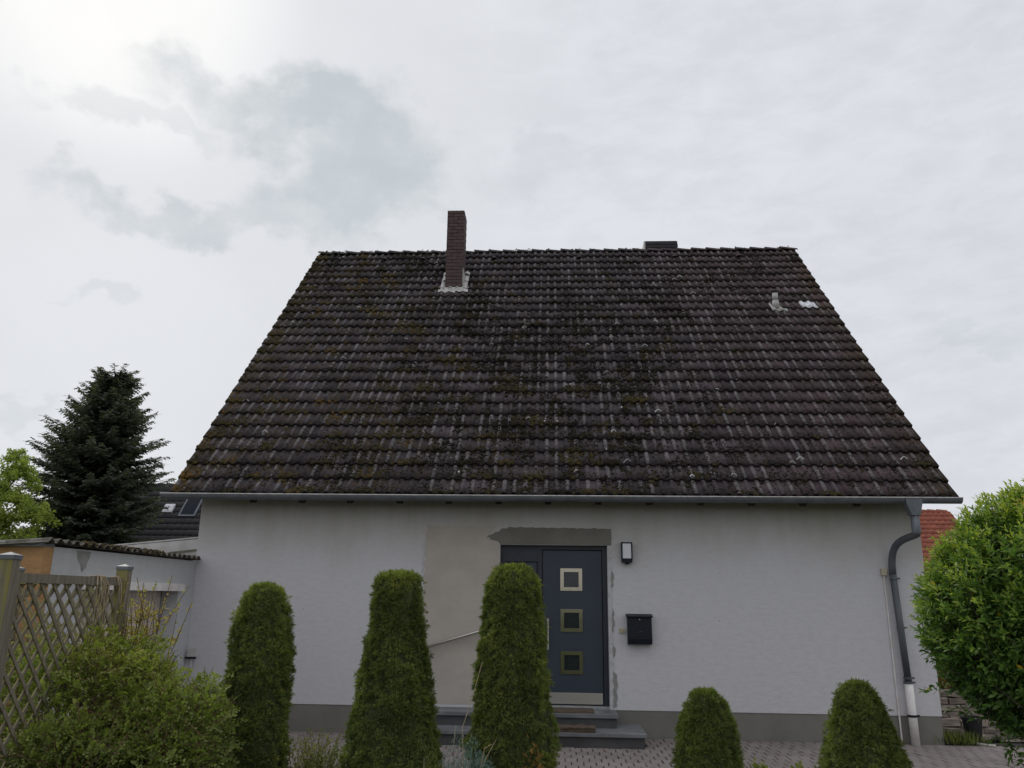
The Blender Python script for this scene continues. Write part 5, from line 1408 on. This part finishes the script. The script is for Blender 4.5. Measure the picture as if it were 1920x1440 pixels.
# ------------------------------------------------------------------ trees behind the garage
def fir(base, label):
    t = thing('fir_tree', label, 'tree', base)
    bx, by, _ = base
    H = 9.9
    MB().tube([(bx, by, -0.06), (bx + 0.05, by, 4), (bx + 0.2, by, 7.5), (bx + 0.35, by, H)], [0.22, 0.16, 0.08, 0.02], 10).build('trunk', M['bark'], t)
    zs_ = np.array([0.8, 2.5, 4.0, 6.0, 7.0, 8.0, 8.8, 9.4, 10.0]); rs_ = np.array([2.35, 2.55, 2.6, 2.45, 2.1, 1.6, 1.1, 0.75, 0.45])
    P, A, N, L_, W_, T_ = [], [], [], [], [], []
    br = MB()
    z = 0.9
    while z < H - 0.05:
        nb = 12 if z < 8.2 else 8
        for k in range(nb):
            a_ = rng.uniform(0, 2 * math.pi)
            R_ = float(np.interp(z, zs_, rs_)) * rng.uniform(0.62, 1.12)
            if math.cos(a_) < -0.6: R_ *= 1.06
            f_ = z / H
            rise = -0.10 + 0.75 * f_ ** 3 + rng.normal() * 0.07
            o = np.array((bx + 0.02 + 0.30 * max(0, (z - 5) / 5), by, z)); hd = np.array((math.cos(a_), math.sin(a_), 0)); sd = np.array((-math.sin(a_), math.cos(a_), 0))
            def bp(q): return o + hd * R_ * q + np.array((0, 0, R_ * (rise * q - 0.20 * q * (1 - f_) + 0.16 * q ** 3)))
            br.tube([o, bp(0.5), bp(1.0)], [0.03, 0.018, 0.005], 4, False)
            nt = int(10 + R_ * 20)
            for i in range(nt):
                q = 0.12 + 0.88 * (i + rng.random()) / nt
                sg = 1 if i % 2 else -1
                l_ = (0.16 + 0.50 * (1 - q) * min(1, R_ / 1.4)) * rng.uniform(0.6, 1.2)
                P.append(bp(q)); A.append(sd * sg * 0.75 + hd * 0.65 + np.array((0, 0, -0.14 + rng.normal() * 0.14))); N.append(np.array((0, 0, 1)) + rng.normal(size=3) * 0.35)
                L_.append(l_); W_.append(l_ * 0.42 + 0.03); T_.append(0.22 + 0.35 * q * rng.random() + (0.35 if rng.random() < 0.02 else 0))
                if rng.random() < 0.5:
                    P.append(bp(q)); A.append(hd * 0.5 + sd * rng.normal() * 0.4 + np.array((0, 0, rng.uniform(-0.9, 0.35)))); N.append(sd + rng.normal(size=3) * 0.4); L_.append(0.16 * rng.uniform(0.6, 1.4)); W_.append(0.07); T_.append(0.2 + 0.3 * rng.random())
            P.append(bp(0.92)); A.append(hd + np.array((0, 0, 0.2))); N.append(np.array((0, 0, 1.0))); L_.append(R_ * 0.12 + 0.14); W_.append(0.09); T_.append(0.5)
        z += 0.135 if z < 8 else 0.10
    # leaders crowding the top
    for k in range(9):
        a_ = rng.uniform(0, 6.28); o = np.array((bx + 0.32, by, 9.3)); tip = o + np.array((math.cos(a_) * 0.55 + rng.normal() * 0.1, math.sin(a_) * 0.45, rng.uniform(0.35, 0.95)))
        br.tube([o, (o + tip) / 2 + np.array((0, 0, -0.05)), tip], [0.02, 0.014, 0.006], 4, False)
        for i in range(7):
            q = 0.35 + 0.65 * i / 6; P.append(o * (1 - q) + tip * q); A.append(rand_dir(1)[0] * 0.8 + (0, 0, 0.3)); N.append(rand_dir(1)[0]); L_.append(0.16); W_.append(0.06); T_.append(0.4)
    br.build('branches', M['bark'], t)
    T_N = (np.array([(0, 0, 0), (0.18, 0.22, 0), (0.30, 0.10, 0), (0.48, 0.40, -0.02), (0.62, 0.10, 0), (0.85, 0.25, -0.04), (1.05, 0, -0.08), (0.80, -0.28, -0.04), (0.60, -0.10, 0), (0.44, -0.42, -0.02), (0.28, -0.10, 0), (0.15, -0.24, 0)]),
           np.array([(0, 1, 2), (0, 2, 10), (0, 10, 11), (2, 3, 4), (2, 4, 8), (2, 8, 10), (10, 8, 9), (4, 5, 6), (4, 6, 8), (8, 6, 7)]))
    foliage('crown', [leaves(np.array(P), np.array(A), np.array(N), np.array(L_), np.array(W_) * 1.25, T_N, np.array(T_))], M['fir'], t)
fir((-17.38, 18.0, 0), 'tall dark fir tree behind the garage roof')

def loose_tree(base, label, clumps, n, mt, size, trunk_to, name='leafy_tree'):
    t = thing(name, label, 'tree', base)
    br = MB(); P, D = [], []
    br.tube([base, (base[0] + 0.1, base[1], trunk_to * 0.5), (base[0], base[1], trunk_to)], [0.14, 0.10, 0.04], 8, False)
    for (c_, r_) in clumps:
        c_ = np.array(c_, float)
        br.tube([(base[0], base[1], trunk_to * 0.55), tuple((c_ + np.array((base[0], base[1], trunk_to * 0.7))) / 2), tuple(c_)], [0.06, 0.035, 0.01], 5, False)
        k = int(n * r_ ** 2)
        for _s in range(max(6, int(26 * r_))):      # twig sprays inside the clump
            e = rand_dir(1)[0]; tip = c_ + e * r_ * rng.uniform(0.5, 1.25) * (1, 1, 0.8)
            m_ = k // max(6, int(26 * r_))
            q = rng.random(m_)[:, None] ** 0.7
            P.append(c_ * (1 - q) + tip * q + rng.normal(size=(m_, 3)) * 0.11 * r_ + np.array((0, 0, -0.15 * r_)) * q ** 2)
            br.tube([tuple(c_), tuple(tip)], [0.012, 0.003], 4, False)
    P = np.concatenate(P); m_ = len(P)
    br.build('trunk', M['bark'], t)
    L_ = rng.uniform(0.6, 1.3, m_) * size
    tint = np.clip(0.35 + 0.45 * (vn(P * 1.7) - 0.45) + rng.normal(0, 0.15, m_), 0, 1)
    foliage('crown', [leaves(P, rng.normal(size=(m_, 3)) + (0, 0, -0.3), rng.normal(size=(m_, 3)) + (0, 0, 0.6), L_, L_ * 0.7, T_LEAF, tint)], M[mt], t)
loose_tree((-18.6, 14.0, 0), 'airy pale green tree left of the dark fir',
           [((-17.45, 13.9, 5.55), 0.75), ((-18.35, 14.2, 4.75), 0.85), ((-17.2, 13.8, 4.55), 0.6), ((-16.6, 13.9, 4.15), 0.66), ((-17.6, 13.6, 3.95), 0.75), ((-18.9, 14.3, 5.2), 0.7), ((-19.2, 14.0, 4.3), 0.9), ((-18.4, 13.8, 3.4), 0.8), ((-17.1, 13.9, 3.3), 0.65), ((-17.75, 14.0, 6.05), 0.4)], 4600, 'birch', 0.09, 5.2)
leafball('far_green_shrub', 'green shrub mass below the dark fir behind the garage', 'shrub', (-14.6, 15.5, 1.2), (1.6, 1.0, 1.5), 4000, 'fir', 0.16, tr=(0.3, 0.9))
